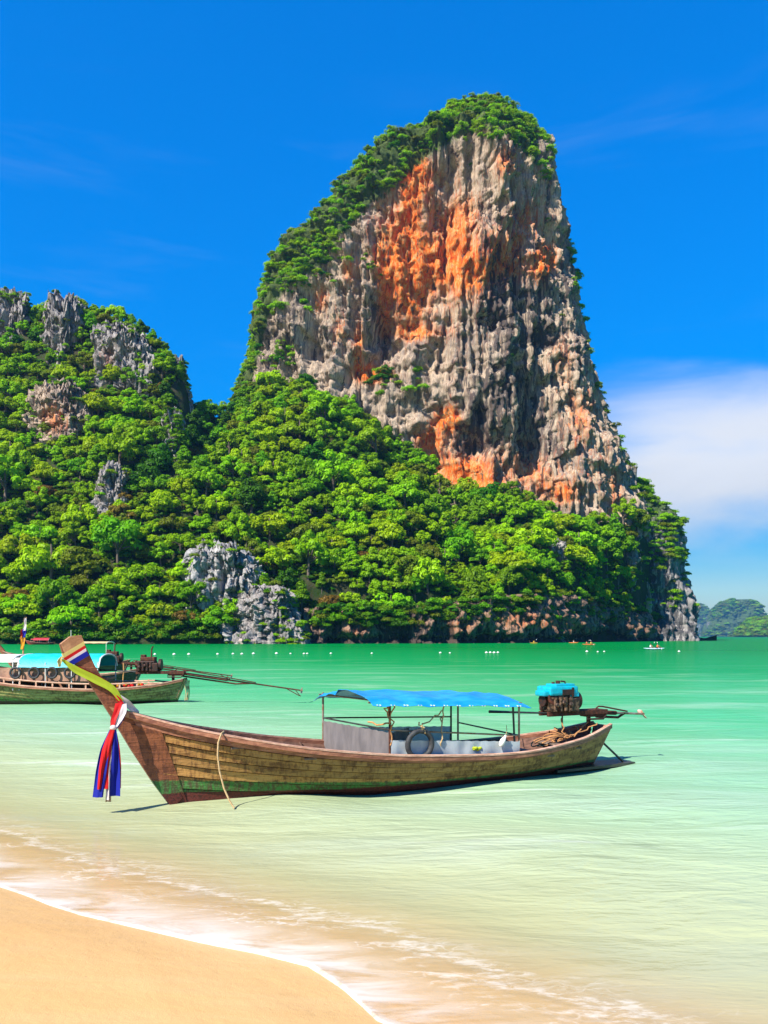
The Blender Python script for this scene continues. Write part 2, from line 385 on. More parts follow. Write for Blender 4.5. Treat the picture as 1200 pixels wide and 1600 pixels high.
body = t.ramp(t.math('MULTIPLY', dp, 1 / 4.6), [(0.0, (0.62, 0.44, 0.22)), (0.04, (0.47, 0.47, 0.25)), (0.085, (0.405, 0.46, 0.26)), (0.18, (0.25, 0.425, 0.25)), (0.33, (0.07, 0.37, 0.165)), (0.62, (0.004, 0.235, 0.066)), (0.9, (0.0, 0.16, 0.032)), (1.0, (0.0, 0.12, 0.085))])
cloudy = t.noise(wavevec(0.25, (0.25, 0.9, 1)), 0.35, 5, 0.6, 0.6)                   # sand stirred up by the swell
body = t.mix(t.math('MULTIPLY', t.smooth(cloudy, 0.48, 0.72), t.smooth(s_, 90, 20, 0.0, 0.34)), body, (0.46, 0.55, 0.44))
opa = t.ramp(t.math('MULTIPLY', dp, 1 / 2.4), [(0.0, 0.05), (0.012, 0.30), (0.05, 0.58), (0.11, 0.76), (0.22, 0.92), (1.0, 1.0)])
dif = t.new('ShaderNodeBsdfDiffuse'); t.put(dif.inputs[0], body); t.l.new(bmp.outputs[0], dif.inputs['Normal'])
tra = t.new('ShaderNodeBsdfTransparent'); t.put(tra.inputs[0], t.mix(t.smooth(dp, 0, 0.7), (1, 1, 1), (0.78, 0.95, 0.80)))
b1 = t.new('ShaderNodeMixShader'); t.put(b1.inputs[0], opa); t.l.new(tra.outputs[0], b1.inputs[1]); t.l.new(dif.outputs[0], b1.inputs[2])
fr = t.new('ShaderNodeFresnel'); fr.inputs[0].default_value = 1.33; t.l.new(bmp.outputs[0], fr.inputs[1])
gl = t.new('ShaderNodeBsdfGlossy'); gl.inputs['Roughness'].default_value = 0.07; t.l.new(bmp.outputs[0], gl.inputs['Normal'])
b2 = t.new('ShaderNodeMixShader'); t.put(b2.inputs[0], t.math('MINIMUM', t.math('MULTIPLY', fr.outputs[0], 0.6), 0.20)); t.l.new(b1.outputs[0], b2.inputs[1]); t.l.new(gl.outputs[0], b2.inputs[2])
# foam: the lacy swash on the sand, thin streaks further out
vo = t.new('ShaderNodeTexVoronoi', feature='DISTANCE_TO_EDGE'); vo.inputs['Scale'].default_value = 7.0
warp = t.new('ShaderNodeTexNoise'); warp.inputs['Scale'].default_value = 3.0; warp.inputs['Detail'].default_value = 4; t.put(warp.inputs['Vector'], co)
va = t.new('ShaderNodeVectorMath', operation='MULTIPLY_ADD'); t.l.new(warp.outputs['Color'], va.inputs[0]); va.inputs[1].default_value = (0.45, 0.45, 0); t.l.new(wavevec(0.5, (0.55, 1.2, 1)), va.inputs[2])
t.l.new(va.outputs[0], vo.inputs['Vector'])
lace = t.smooth(vo.outputs['Distance'], 0.0, 0.13, 1, 0)
fn = t.noise(wavevec(0.62, (0.5, 1.6, 1)), 1.7, 6, 0.65, 0.5); fine = t.noise(wavevec(0.6, (0.6, 1.4, 1)), 9.0, 5, 0.7, 0.3)
es = t.math('ADD', s_, t.math('MULTIPLY', t.math('SUBTRACT', fine, 0.5), 0.32)); edge = t.math('MULTIPLY', t.smooth(es, -0.06, 0.17, 1, 0), t.smooth(fn, 0.25, 0.6, 0.45, 1.0))
band = t.math('MULTIPLY', t.smooth(s_, 0.1, 0.35), t.smooth(s_, 0.9, 1.9, 1, 0))
swash = t.math('MULTIPLY', band, t.math('MULTIPLY', t.smooth(fn, 0.42, 0.66), t.math('ADD', t.math('MULTIPLY', lace, 0.5), t.math('MULTIPLY', t.smooth(fine, 0.45, 0.65), 0.6))))
ln = t.math('ADD', s_, t.math('MULTIPLY', t.math('SUBTRACT', fn, 0.5), 1.3))
line2 = t.math('MULTIPLY', t.math('MULTIPLY', t.smooth(ln, 0.98, 1.08), t.smooth(ln, 1.08, 1.3, 1, 0)), t.smooth(fine, 0.4, 0.6))
stn = t.noise(wavevec(0.22, (0.16, 1.5, 1)), 0.55, 6, 0.68, 0.6)
stream = t.math('MULTIPLY', t.smooth(stn, 0.57, 0.74), t.math('MULTIPLY', t.smooth(s_, 3, 6), t.smooth(s_, 26, 14, 0, 1)))
wash = t.math('MULTIPLY', t.math('MULTIPLY', t.smooth(s_, 0.9, 0.05, 0, 1), t.smooth(fn, 0.3, 0.62)), 0.45)
foam = t.math('MAXIMUM', wash, t.math('MULTIPLY', edge, 0.62)); foam = t.math('MAXIMUM', foam, t.math('MAXIMUM', t.math('MULTIPLY', swash, 0.42), t.math('MAXIMUM', t.math('MULTIPLY', line2, 0.28), t.math('MULTIPLY', stream, 0.42))))
fd = t.new('ShaderNodeBsdfDiffuse'); fd.inputs[0].default_value = (0.80, 0.80, 0.78, 1)
b3 = t.new('ShaderNodeMixShader'); t.put(b3.inputs[0], foam); t.l.new(b2.outputs[0], b3.inputs[1]); t.l.new(fd.outputs[0], b3.inputs[2])
t.l.new(b3.outputs[0], out.inputs[0])
tag(link('sea_water', me, m), kind='structure')

# ------------------------------------------------------------------ the wooded hill
C_PX = [-700, -300, 0, 60, 120, 200, 250, 285, 310, 335, 365, 400, 470, 545, 600, 650, 700, 800, 880, 960, 1000, 1040, 1075, 1120]
C_SH = [330, 285, 268, 268, 268, 270, 272, 275, 276, 278, 280, 282, 285, 288, 290, 293, 298, 312, 343, 388, 412, 445, 478, 500]
C_TY = [420, 400, 390, 388, 385, 380, 376, 372, 384, 392, 400, 405, 408, 410, 408, 402, 396, 394, 398, 408, 425, 455, 482, 505]
C_PY = [900, 700, 480, 495, 492, 508, 540, 595, 645, 650, 632, 600, 606, 632, 668, 705, 770, 785, 815, 815, 830, 900, 990, 1000]
C_ZC = [3, 2, 1.2, 1.5, 2, 3, 4, 5, 6, 6, 7, 8, 9, 10, 10, 11, 12, 15, 17, 16, 14, 10, 2, 1]
def hill_cols(px):
    ty = cr(C_PX, C_TY, px); return cr(C_PX, C_SH, px), ty, CAMZ + (HY - cr(C_PX, C_PY, px)) / F * ty, cr(C_PX, C_ZC, px)
def hill_z(X, Y):
    X = np.asarray(X, float); Y = np.asarray(Y, float); px = HX + F * X / Y; sh, ty, zt, zc = hill_cols(px)
    tau = (Y - sh) / (ty - sh); left = sstep(px, 330, 250)
    g = (1 - left) * (np.clip(tau, 0, 1) ** 0.92) + left * np.interp(np.clip(tau, 0, 1), [0, 0.35, 0.6, 0.8, 0.92, 1], [0, 0.27, 0.52, 0.74, 0.92, 1])
    off = 8 * sstep(px, 462, 486) * sstep(px, 1070, 1050); z = np.where(Y - sh < off, -2.0, zc * sstep(Y - sh - off, 0, 2.5) + (zt - zc) * g)
    z = z - np.clip(tau - 1, 0, 9) * (ty - sh) * (0.25 + 0.55 * left)
    return z + 5.5 * fbm(X / 30, Y / 30, 0, 3, 31) * np.clip(tau * 3, 0, 1) * np.clip((1.08 - tau) * 6, 0.15, 1)
pxs = np.concatenate([np.linspace(-700, -60, 50), np.linspace(-50, 1120, 300)]); rows = np.concatenate([[-0.06, -0.02], np.linspace(0, 1, 100), np.linspace(1.04, 2.2, 24)])
A_, T_ = np.meshgrid((pxs - HX) / F, rows, indexing='ij'); sh, ty, _, _ = hill_cols(HX + F * A_)
Y_ = sh + T_ * (ty - sh); X_ = A_ * Y_; Z_ = hill_z(X_, Y_)
Z_ = np.maximum(Z_, -5)
tag(link('wooded_hill', mesh_np('hill', np.dstack([X_, Y_, Z_]).reshape(-1, 3), grid_faces(*A_.shape), True), M['floor']), kind='structure')

def hill_hit(px, py):
    """point of the hill seen at a pixel of the photograph"""
    sh, ty, _, _ = hill_cols(np.array(float(px))); Ys = np.linspace(sh, ty * 1.05, 200); X = (px - HX) / F * Ys
    zz = hill_z(X, Ys); need = CAMZ + (HY - py) / F * Ys; i = np.argmax(zz >= need) if (zz >= need).any() else 199
    return float(Ys[i])


# ------------------------------------------------------------------ limestone
def gauss(px, py, spots):
    s = 0
    for (cx, cy, rx, ry, a, *rot) in spots:
        dx, dy = px - cx, py - cy
        if rot: ca, sa = math.cos(rot[0]), math.sin(rot[0]); dx, dy = dx * ca + dy * sa, -dx * sa + dy * ca
        s = s + a * np.exp(-((dx / rx) ** 2 + (dy / ry) ** 2))
    return s

def rock(name, prof, Yc, dep, nz, nt, mat, seed, amp=1.0, sc=1.0, p=2.5, caves=(), stains=(), grime_shade=(), moss=None, front=0.78, keep=0.55, ragged=0.0, bulge=None, parent=None, kind=None, bot=None):
    """lofted crag. prof: rows (py, left px, right px) measured at distance Yc; dep(frac_height)->half depth"""
    prof = sorted(prof, key=lambda r: -r[0]); pz = np.array([CAMZ + (HY - r[0]) / F * Yc for r in prof])
    xl = np.array([(r[1] - HX) / F * Yc for r in prof]); xr = np.array([(r[2] - HX) / F * Yc for r in prof])
    z0 = pz[0] if bot is None else bot; zt = pz[-1]
    zz = z0 + (zt - z0) * np.linspace(0, 1, nz); L = np.interp(zz, pz, xl); Rr = np.interp(zz, pz, xr)
    nf = int(nt * front); th = np.concatenate([np.linspace(-math.pi * 1.06, math.pi * 0.06, nf, endpoint=False), np.linspace(math.pi * 0.06, math.pi * 0.94, nt - nf, endpoint=False)])
    cs, sn = np.cos(th), np.sin(th); cx = np.sign(cs) * np.abs(cs) ** (2 / p); cy = np.sign(sn) * np.abs(sn) ** (2 / p)
    hw = (Rr - L) / 2; mx = (Rr + L) / 2; dd = np.array([dep((z - z0) / (zt - z0), h) for z, h in zip(zz, hw)])
    Xs = mx[None] + hw[None] * cx[:, None]; Ys = Yc + dd[None] * cy[:, None]; Zs = np.broadcast_to(zz[None], Xs.shape).copy()
    nx = cx[:, None] / np.maximum(hw, 0.5)[None]; ny = cy[:, None] / np.maximum(dd, 0.5)[None]; nl = np.sqrt(nx**2 + ny**2) + 1e-9; nx, ny = nx / nl, ny / nl
    x, y, z = Xs / sc, Ys / sc, Zs / sc; f = lambda a, b, o, s: fbm(x / a, y / a, z / b, o, seed + s)
    big = f(42, 70, 3, 0); rib = 1 - 2.2 * np.abs(f(11, 75, 3, 10)); med = f(5, 17, 3, 20); led = f(26, 6, 3, 30); fin = f(1.9, 3.2, 3, 40)
    blk = f(15, 24, 3, 50); blk = np.floor(blk * 5) / 5 + 0.3 * (blk * 5 - np.floor(blk * 5)) / 5
    fl = 1 - 2.4 * np.abs(f(2.6, 30, 2, 60)); pit = sstep(f(6, 11, 3, 80), 0.30, 0.62); ov = f(9, 9, 3, 90); ov = np.floor(ov * 4) / 4
    crk = np.exp(-(f(8, 60, 3, 110) / 0.07) ** 2) * sstep(f(20, 20, 2, 115), -0.3, 0.3); bed = np.exp(-(f(34, 7, 3, 120) / 0.06) ** 2) * sstep(f(22, 16, 2, 125), -0.1, 0.4); bil = np.abs(f(3.4, 20, 3, 130)); bil2 = np.abs(f(1.4, 8, 3, 135)); blo = np.abs(f(5, 9, 2, 140)) * sstep(f(25, 25, 2, 145), 0.0, 0.5)
    D = 4.0 * big + 2.0 * rib + 0.6 * med + 1.0 * led + 0.5 * fin + 4.4 * blk + 1.1 * fl - 3.2 * pit + 1.8 * ov - 3.0 * crk - 2.2 * bed + 3.6 * bil + 1.8 * bil2 + 3.5 * blo - 2.0
    D = D * amp * sc
    px, py = PX(Xs, Ys, Zs)
    if bulge is not None: D = D + bulge(px, py)
    D = D - gauss(px, py, caves)
    fade = np.clip((zz - z0) / (0.02 * (zt - z0)), 0, 1) * np.clip((1 - np.linspace(0, 1, nz)) / 0.03, 0.25, 1)
    lim = np.minimum(hw, dd) * 0.8
    D = np.clip(D, -lim[None] - 99 * (np.abs(gauss(px, py, caves)) > 1), lim[None] * 0.9 + 0.3) * np.where(fade < 1, fade, 1)[None] if True else D
    edge = np.abs(cx)[:, None] ** 6                                        # keep the outline close to the measured one
    D = D * (1 - keep * edge)
    Xs = Xs + nx * D; Ys = Ys + ny * D; Zs = Zs + 0.9 * amp * sc * fbm(x / 4, y / 4, z / 4, 2, seed + 70) * fade[None]
    Zs = Zs + ragged * np.linspace(0, 1, nz)[None] ** 2 * (fbm(Xs / (3.5 * sc), Ys / (3.5 * sc), 0, 3, seed + 75) - 0.2) * (zt - z0) * 0.2
    V = np.dstack([Xs, Ys, Zs]); Fs = grid_faces(nt, nz, True); V = V.reshape(-1, 3)
    top = len(V); V = np.vstack([V, [[mx[-1], Yc, zt + 0.3 * sc]]])
    me = bpy.data.meshes.new(name); me = mesh_np(name, V, Fs)
    bm = bmesh.new(); bm.from_mesh(me); bm.verts.ensure_lookup_table()
    for k in range(nt):
        try: bm.faces.new((bm.verts[k * nz + nz - 1], bm.verts[((k + 1) % nt) * nz + nz - 1], bm.verts[top]))
        except ValueError: pass
    bm.to_mesh(me); bm.free()
    qx, qy = PX(Xs, Ys, Zs); ap = lambda a: np.append(np.ravel(a), 0)
    set_attr(me, 'stain', ap(gauss(qx, qy, stains) + np.zeros_like(qx))); set_attr(me, 'grime_shade', ap(gauss(qx, qy, grime_shade) + np.zeros_like(qx)))
    set_attr(me, 'moss', ap((moss(qx, qy, Xs, Ys, Zs) if moss else 0) + np.zeros_like(qx)))
    o = link(name, me, mat, parent); o['_'] = 0; del o['_']
    N = np.dstack([nx + 0 * Zs, ny + 0 * Zs]); return o, np.dstack([Xs, Ys, Zs]), N, (qx, qy)

TOWER = [(147, 757, 775), (151, 738, 790), (158, 718, 799), (170, 694, 809), (190, 664, 823), (210, 640, 836), (235, 616, 856), (255, 592, 866), (280, 562, 874), (305, 538, 881), (330, 512, 886), (355, 490, 890), (385, 472, 895),
         (400, 455, 897), (430, 415, 901), (470, 396, 905), (510, 387, 912), (560, 381, 927), (600, 374, 937), (640, 369, 949), (680, 363, 966), (735, 358, 986), (800, 350, 1000), (900, 340, 1008), (1000, 335, 1012)]
CAVES = [(757, 692, 17, 17, 11), (748, 640, 12, 26, 6), (852, 530, 24, 17, 9), (770, 440, 18, 34, 5.5), (800, 590, 30, 60, 5.5), (825, 640, 14, 50, 6), (596, 500, 12, 60, 7, 0.2), (610, 540, 40, 13, 9, -0.55), (705, 260, 8, 30, 3),
         (690, 630, 12, 22, 5), (835, 690, 22, 26, 6), (735, 560, 9, 40, 4), (660, 372, 30, 26, 3), (820, 730, 12, 18, 5), (660, 560, 60, 14, 3, -0.5), (905, 585, 12, 20, 3), (560, 470, 9, 40, 4), (640, 330, 8, 50, 4)]
STAINS = [(670, 400, 95, 150, 0.36), (790, 560, 120, 260, 0.14), (930, 700, 40, 110, 0.25), (760, 720, 120, 60, 0.3), (655, 275, 20, 32, 1.1), (640, 320, 10, 50, 0.9), (610, 400, 26, 34, 0.9), (640, 440, 24, 60, 1.2), (700, 410, 46, 32, 1.1), (735, 430, 28, 30, 0.8), (600, 470, 12, 60, 0.8), (580, 585, 26, 14, 1.5), (560, 545, 10, 40, 0.8), (790, 255, 20, 26, 0.7),
          (790, 400, 34, 44, 0.7), (855, 400, 16, 22, 1.0), (845, 420, 20, 20, 0.8), (700, 655, 18, 18, 1.5), (670, 690, 24, 26, 0.9), (720, 735, 44, 20, 0.9), (745, 760, 34, 14, 1.0), (880, 770, 30, 22, 0.8), (960, 770, 14, 40, 0.5), (650, 520, 40, 12, 0.7), (905, 650, 20, 40, 0.45),
          (500, 470, 14, 22, 0.8), (545, 420, 10, 30, 0.7), (530, 520, 12, 30, 0.6), (720, 345, 30, 40, 0.6), (830, 340, 24, 30, 0.5), (880, 560, 24, 50, 0.4), (625, 350, 40, 60, 0.45), (830, 740, 30, 30, 0.5)]
GRIME = [(760, 340, 20, 60, 0.45), (780, 470, 26, 70, 0.7), (830, 470, 50, 70, 0.5), (800, 600, 50, 70, 0.65), (840, 690, 40, 50, 0.5), (850, 530, 28, 20, 0.8), (440, 510, 40, 60, 0.45), (760, 640, 30, 70, 0.5), (700, 560, 40, 50, 0.25), (590, 500, 14, 60, 0.5), (740, 690, 30, 30, 0.5), (890, 460, 14, 120, 0.35), (905, 600, 10, 100, 0.4)]
TOWER = [(py + 26 * float(np.clip((420 - py) / 240, 0, 1)), xl + float(np.interp(py, [150, 200, 300, 400, 520, 600, 700], [6, 10, 16, 27, 22, 12, 0])), xr - float(np.interp(py, [150, 170, 640, 740, 830], [10, 24, 20, 12, 0]))) for py, xl, xr in TOWER]
def tower_top(px):                                                           # outline height (py) of the tower at px
    return np.interp(px, [382, 396, 409, 420, 442, 482, 499, 514, 533, 556, 578, 605, 628, 650, 673, 702, 724, 738, 757, 775, 790, 809, 823, 836, 856, 866, 881, 890], [600, 560, 510, 470, 430, 402, 389, 362, 340, 318, 295, 273, 255, 233, 215, 197, 185, 178, 174, 174, 178, 196, 215, 233, 255, 273, 318, 362])
def tower_bulge(px, py):
    b = 9 * np.exp(-((px - 760 - (py - 250) * 0.03) / 42) ** 2) - 7 * np.exp(-((px - 660) / 70) ** 2) * sstep(py, 230, 330) + 6 * np.exp(-((px - 470) / 60) ** 2) - 5 * np.exp(-((px - 590) / 26) ** 2) * sstep(py, 420, 500) + 5 * np.exp(-((px - 900) / 30) ** 2)
    return b - 5 * sstep(py, 560, 720) * np.exp(-((px - 790) / 80) ** 2) * 1.0
def tower_depth(f, h):
    return min(58, 0.85 * 462 * (1 - f) + 3, h * 1.2 + 2)
def tower_moss(px, py, X, Y, Z):
    below = py - tower_top(px); return 0.9 * sstep(below, 55, 8) * sstep(px, 870, 820)
tower, TP, TN, (TPX, TPY) = rock('cliff_tower', TOWER, 462, tower_depth, 430, 560, M['rock'], 100, 1.0, 1.0, 2.6, CAVES, STAINS, GRIME, tower_moss, 0.8, bulge=tower_bulge, bot=-4)
tag(tower, 'huge sheer limestone cliff with orange streaks rising above the forest', 'cliff')

SHO = [(752, 968, 1000), (770, 950, 1010), (790, 930, 1028), (808, 915, 1042), (825, 900, 1054), (845, 890, 1060), (870, 880, 1063), (900, 874, 1062), (930, 870, 1064), (970, 866, 1070), (1001, 862, 1077)]
shoulder, SP_, SN_, (SPX, SPY) = rock('rock_shoulder', SHO, 470, lambda f, h: min(62, h * 1.0 + 4, 0.9 * 470 * (1 - f) + 4), 190, 240, M['rock_grey'], 300, 0.75, 0.8, 2.3, (), [(1000, 840, 14, 60, 0.35)], [(1010, 900, 60, 130, 0.75), (1050, 980, 60, 20, 0.7)],  # last two spots paint the shoulder's shade into its rock colour
    lambda px, py, X, Y, Z: 0.7 * sstep(py, 860, 800) + 0.25 * (fbm(X / 14, Y / 14, Z / 20, 2, 5) > 0.15), 0.72, bot=-4)
tag(shoulder, 'shaded grey rock shoulder dropping into the sea right of the big cliff', 'cliff')

# smaller crags that stick out of the forest: rows at their own distance
CRAGS = [
    ('rock_pillar', [(468, 88, 112), (476, 78, 122), (500, 75, 126), (540, 73, 126), (580, 72, 124), (640, 68, 128)], 'rock_grey', 0.42, [(95, 560, 30, 20, 0.2)], 'tall fluted grey rock pillar on the crest of the left hill', 535, None),
    ('rock_pillar', [(458, 10, 32), (468, 4, 42), (500, -4, 46), (540, -12, 48), (600, -16, 50)], 'rock_grey', 0.42, [], 'grey rock pillar at the far left of the wooded crest', 520, None),
    ('crag', [(506, 182, 196), (516, 160, 206), (530, 154, 232), (560, 152, 244), (620, 150, 252), (680, 148, 250)], 'rock_grey', 0.4, [(168, 560, 16, 26, 0.35)], 'pale rock face under shrubs on the right part of the left hill', 575, None),
    ('crag', [(596, 84, 100), (606, 66, 118), (620, 52, 140), (650, 50, 150), (690, 44, 150), (720, 50, 150)], 'rock', 0.35, [(85, 655, 26, 30, 0.6)], 'low orange tinted rock band in the middle of the left hill', 660, None),
    ('rock_pillar', [(645, 262, 280), (660, 256, 284), (720, 254, 282), (770, 252, 276)], 'rock_grey', 0.3, [], 'slim pale rock pillar beside the dark gully of the left hill', 715, None),
    ('crag', [(560, 272, 286), (600, 268, 296), (660, 264, 302), (740, 262, 306)], 'rock_grey', 0.4, [], 'dark shaded rock wall on the right flank of the left hill', 640, 376),
    ('crag', [(728, 170, 182), (742, 160, 194), (780, 150, 200), (820, 140, 206), (860, 140, 206)], 'rock_grey', 0.3, [], 'small grey rock face half hidden by trees low on the left hill', 790, None),
    ('rock_outcrop', [(848, 322, 332), (853, 312, 350), (860, 306, 372), (872, 303, 388), (886, 300, 404), (902, 300, 414), (925, 302, 420), (950, 306, 424), (1004, 310, 428)], 'rock_pale', 0.5, [], 'pale jagged rock outcrop standing out of the trees near the water', 930, 291),
    ('rock_outcrop', [(916, 404, 424), (926, 384, 444), (938, 378, 462), (955, 370, 474), (980, 364, 482), (1009, 358, 490)], 'rock_grey', 0.45, [], 'grey rock buttress with dark clefts at the waterline below the pale outcrop', 1000, 286),
    ('rock_spire', [(842, 858, 868), (848, 856, 876), (865, 860, 881), (890, 862, 884)], 'rock_grey', 0.3, [], 'small lone grey rock spire among the trees of the right slope', 872, None),
    ('crag', [(860, 972, 992), (872, 966, 996), (900, 968, 990), (925, 970, 986)], 'rock_grey', 0.3, [], 'small grey slab of rock between trees near the right shoulder', 890, None),
    ('rock_pillar', [(940, 850, 864), (955, 846, 868), (990, 844, 872), (1006, 842, 876)], 'rock_grey', 0.3, [], 'pale narrow rock rib at the waterline on the right', 1000, None),
]
M['rock_pale'] = rock_mat('pale jagged limestone', (0.24, 0.235, 0.235), (0.40, 0.38, 0.355), (0.065, 0.068, 0.075), 2.2)
CRAG_V = []
for i, (nm, pr, mt, sc_, stn_, lab, pyb, yc) in enumerate(CRAGS):
    pm = sum(r[1] + r[2] for r in pr) / (2 * len(pr)); yh = yc or hill_hit(pm, pyb) + 3.5
    o, P_, _, _ = rock(nm, pr, yh, lambda f, h: min(12, 0.8 * h + 3) * (1 - 0.3 * f), 130, 170, M[mt], 400 + 90 * i, 1.3, sc_, 2.9, (), stn_, [(pm, pr[0][0] + 90, 60, 60, 0.25)], None, 0.72, 0.2, 0.38)
    CRAG_V.append(P_.reshape(-1, 3))
    tag(o, lab, 'rock', 'rocks that show through the forest' if nm == 'crag' else None)

# sea cliff along the foot of the wooded slope
pp = np.linspace(475, 1062, 620); sh = cr(C_PX, C_SH, pp); zc = cr(C_PX, C_ZC, pp) + 3.0
base = np.stack([(pp - HX) / F * sh, sh], -1); tn = np.gradient(base, axis=0); tn /= np.linalg.norm(tn, axis=1, keepdims=True); nm_ = np.stack([tn[:, 1], -tn[:, 0]], -1)
vv = np.linspace(0, 1, 46); ZZ = -2.0 + (zc[:, None] + 2.0) * vv[None]; XX = base[:, 0, None] + 0 * ZZ; YY = base[:, 1, None] + 0 * ZZ
D = 2.0 * fbm(XX / 16, YY / 16, ZZ / 20, 3, 61) + 1.3 * (1 - 2 * np.abs(fbm(XX / 5, YY / 5, ZZ / 22, 3, 66))) + 0.7 * fbm(XX / 2, YY / 2, ZZ / 2.6, 3, 71) - 2.6 * np.exp(-((ZZ - 1.2) / 1.6) ** 2) + 1.5
cav = gauss(pp[:, None] + 0 * ZZ, ZZ * 4.2, [(600, 20, 26, 36, 6), (640, 16, 16, 30, 4), (760, 10, 30, 16, 3), (955, 8, 18, 18, 5), (908, 6, 20, 14, 3), (690, 14, 14, 30, 3), (520, 12, 14, 24, 3), (830, 6, 16, 16, 3)])
D = D + 3.4 * np.abs(fbm(XX / 6, YY / 6, ZZ / 6, 3, 81)) + 1.6 * np.abs(fbm(XX / 2.2, YY / 2.2, ZZ / 3.5, 2, 84)) - 3.0 * sstep(fbm(XX / 8, YY / 8, ZZ / 8, 2, 87), 0.15, 0.5) - cav - 5 * vv[None] ** 3 - 1.5
P_ = np.dstack([XX + nm_[:, 0, None] * D, YY + nm_[:, 1, None] * D, ZZ + 0.4 * fbm(XX / 2, YY / 2, ZZ / 2, 2, 77)])
me = mesh_np('sea_cliff', P_.reshape(-1, 3), grid_faces(len(pp), len(vv)))
qx, qy = PX(P_[..., 0], P_[..., 1], P_[..., 2])
set_attr(me, 'stain', gauss(qx, qy, [(820, 970, 50, 18, 0.6), (720, 975, 30, 18, 0.5), (900, 980, 40, 14, 0.55), (560, 990, 40, 12, 0.4), (990, 985, 40, 14, 0.3)]))
set_attr(me, 'grime_shade', 0.35 + gauss(qx, qy, [(640, 985, 60, 40, 0.5), (950, 990, 30, 20, 0.5)]) + 0.9 * np.exp(-((P_[..., 2]) / 1.6) ** 2)); set_attr(me, 'moss', 0.25 * (vv[None] ** 4 + 0 * XX))  # darker all over, most around the caves and near the waterline
tag(link('sea_cliff', me, M['rock_sea']), 'low reddish brown sea cliff with dark caves along the foot of the forest', 'cliff')

o = MB().ball((0, 0, 0.4), (2.6, 1.6, 1.5), 18, 10); vs = np.array(o.v); nn = fbm(vs[:, 0] * 0.9, vs[:, 1] * 0.9, vs[:, 2] * 0.9, 3, 9); o.v = [tuple(p) for p in vs * (1 + 0.28 * nn[:, None])]
bo = o.build('boulder', simple('pinkish rock', (0.5, 0.38, 0.33), (0.36, 0.27, 0.24), 0.8, 0.9, bdist=0.1)); bo.location = W3(386, 1006, 274); bo.location.z = 0.1
tag(bo, 'pinkish boulder lying at the waterline in front of the grey buttress', 'rock')

# ------------------------------------------------------------------ trees
def leaves(centres, radii, n_each, size, rng, flat=0.75, up=0.35):
    """leaf-clump faces spread through several clumps -> arrays"""
    C = np.repeat(np.asarray(centres), n_each, 0); rr = np.repeat(np.asarray(radii), n_each); n = len(C)
    dr = rng.normal(size=(n, 3)); dr /= np.linalg.norm(dr, axis=1, keepdims=True); dr[:, 2] = np.where(dr[:, 2] < -0.35, -dr[:, 2], dr[:, 2])
    rad = rr * (0.55 + 0.45 * rng.random(n) ** 0.5) * (1 + 0.12 * rng.normal(size=n))
    P = C + dr * rad[:, None] * np.array([1, 1, flat])
    nrm = dr * 1.5 + rng.normal(size=(n, 3)) * 0.38 + np.array([0, 0, up]); nrm /= np.linalg.norm(nrm, axis=1, keepdims=True)
    a = np.cross(nrm, rng.normal(size=(n, 3))); a /= np.linalg.norm(a, axis=1, keepdims=True); b = np.cross(nrm, a)
    sz = size * (0.6 + 0.8 * rng.random(n))[:, None]
    V = np.stack([P - a * sz, P - b * sz * 0.55 + nrm * sz * 0.12, P + a * sz, P + b * sz * 0.55 + nrm * sz * 0.12], 1).reshape(-1, 3)
    return V, np.arange(4 * n).reshape(-1, 4)

def crown_mesh(seed, kind):
    rng = np.random.default_rng(seed); cen, rad = [], []
    nC = {'round': 32, 'flat': 24, 'tall': 28, 'loose': 24, 'bush': 12}[kind]
    for i in range(nC):
        th = rng.random() * 2 * math.pi; q = math.sqrt(rng.random())
        if kind == 'round': r_ = 0.72 * q; r_ = 0.78 * q; z = 0.62 + 0.85 * (1 - q * q) ** 0.5 * (rng.random() * 1.35 - 0.35)
        elif kind == 'flat': r_ = 0.85 * q; z = 0.95 + 0.45 * (1 - q * q) + 0.22 * rng.normal()
        elif kind == 'tall': r_ = 0.55 * q; z = 0.35 + 1.35 * rng.random() * (1.1 - 0.5 * q)
        elif kind == 'loose': r_ = 0.9 * q; z = 0.45 + 0.85 * rng.random() * (1.25 - q)
        else: r_ = 0.7 * q; z = 0.25 + 0.3 * (1 - q)
        cen.append((r_ * math.cos(th), r_ * math.sin(th), z)); rad.append((0.20 + 0.17 * rng.random()) * (1.15 if kind == 'bush' else 1))
    V, Fs = leaves(cen, rad, 100 if kind != 'bush' else 64, 0.082, rng)
    return mesh_np('crown', V, Fs), cen

def trunk_mesh(seed, cen):
    rng = random.Random(seed); b = MB(); h = 1.15
    b.tube([(0, 0, -0.5), (0.02, 0.01, 0.1), (0.05 * rng.uniform(-1, 1), 0.05 * rng.uniform(-1, 1), 0.6), (0, 0, h)], [0.085, 0.07, 0.055, 0.03], 7)
    for c in rng.sample(list(cen), 6): b.tube([(0, 0, 0.5 + 0.25 * rng.random()), (c[0] * 0.5, c[1] * 0.5, 0.6 + 0.35 * c[2] * 0.6), c], [0.04, 0.028, 0.012], 5)
    me = bpy.data.meshes.new('trunk'); me.from_pydata(b.v, [], b.f); me.materials.append(M['bark']); return me

PROTO = []                                                                  # (tint, crown mesh, trunk mesh)
for i, (tint, kind) in enumerate([('bright', 'round'), ('bright', 'loose'), ('bright', 'flat'), ('lime', 'round'), ('lime', 'loose'), ('mid', 'round'), ('mid', 'tall'), ('mid', 'flat'), ('deep', 'round'), ('deep', 'tall'), ('olive', 'round'), ('olive', 'loose'), ('rust', 'loose'), ('blossom', 'flat')]):
    cm, cen = crown_mesh(50 + i, kind); cm.materials.append(M[tint]); PROTO.append((tint, kind, cm, trunk_mesh(i, cen)))

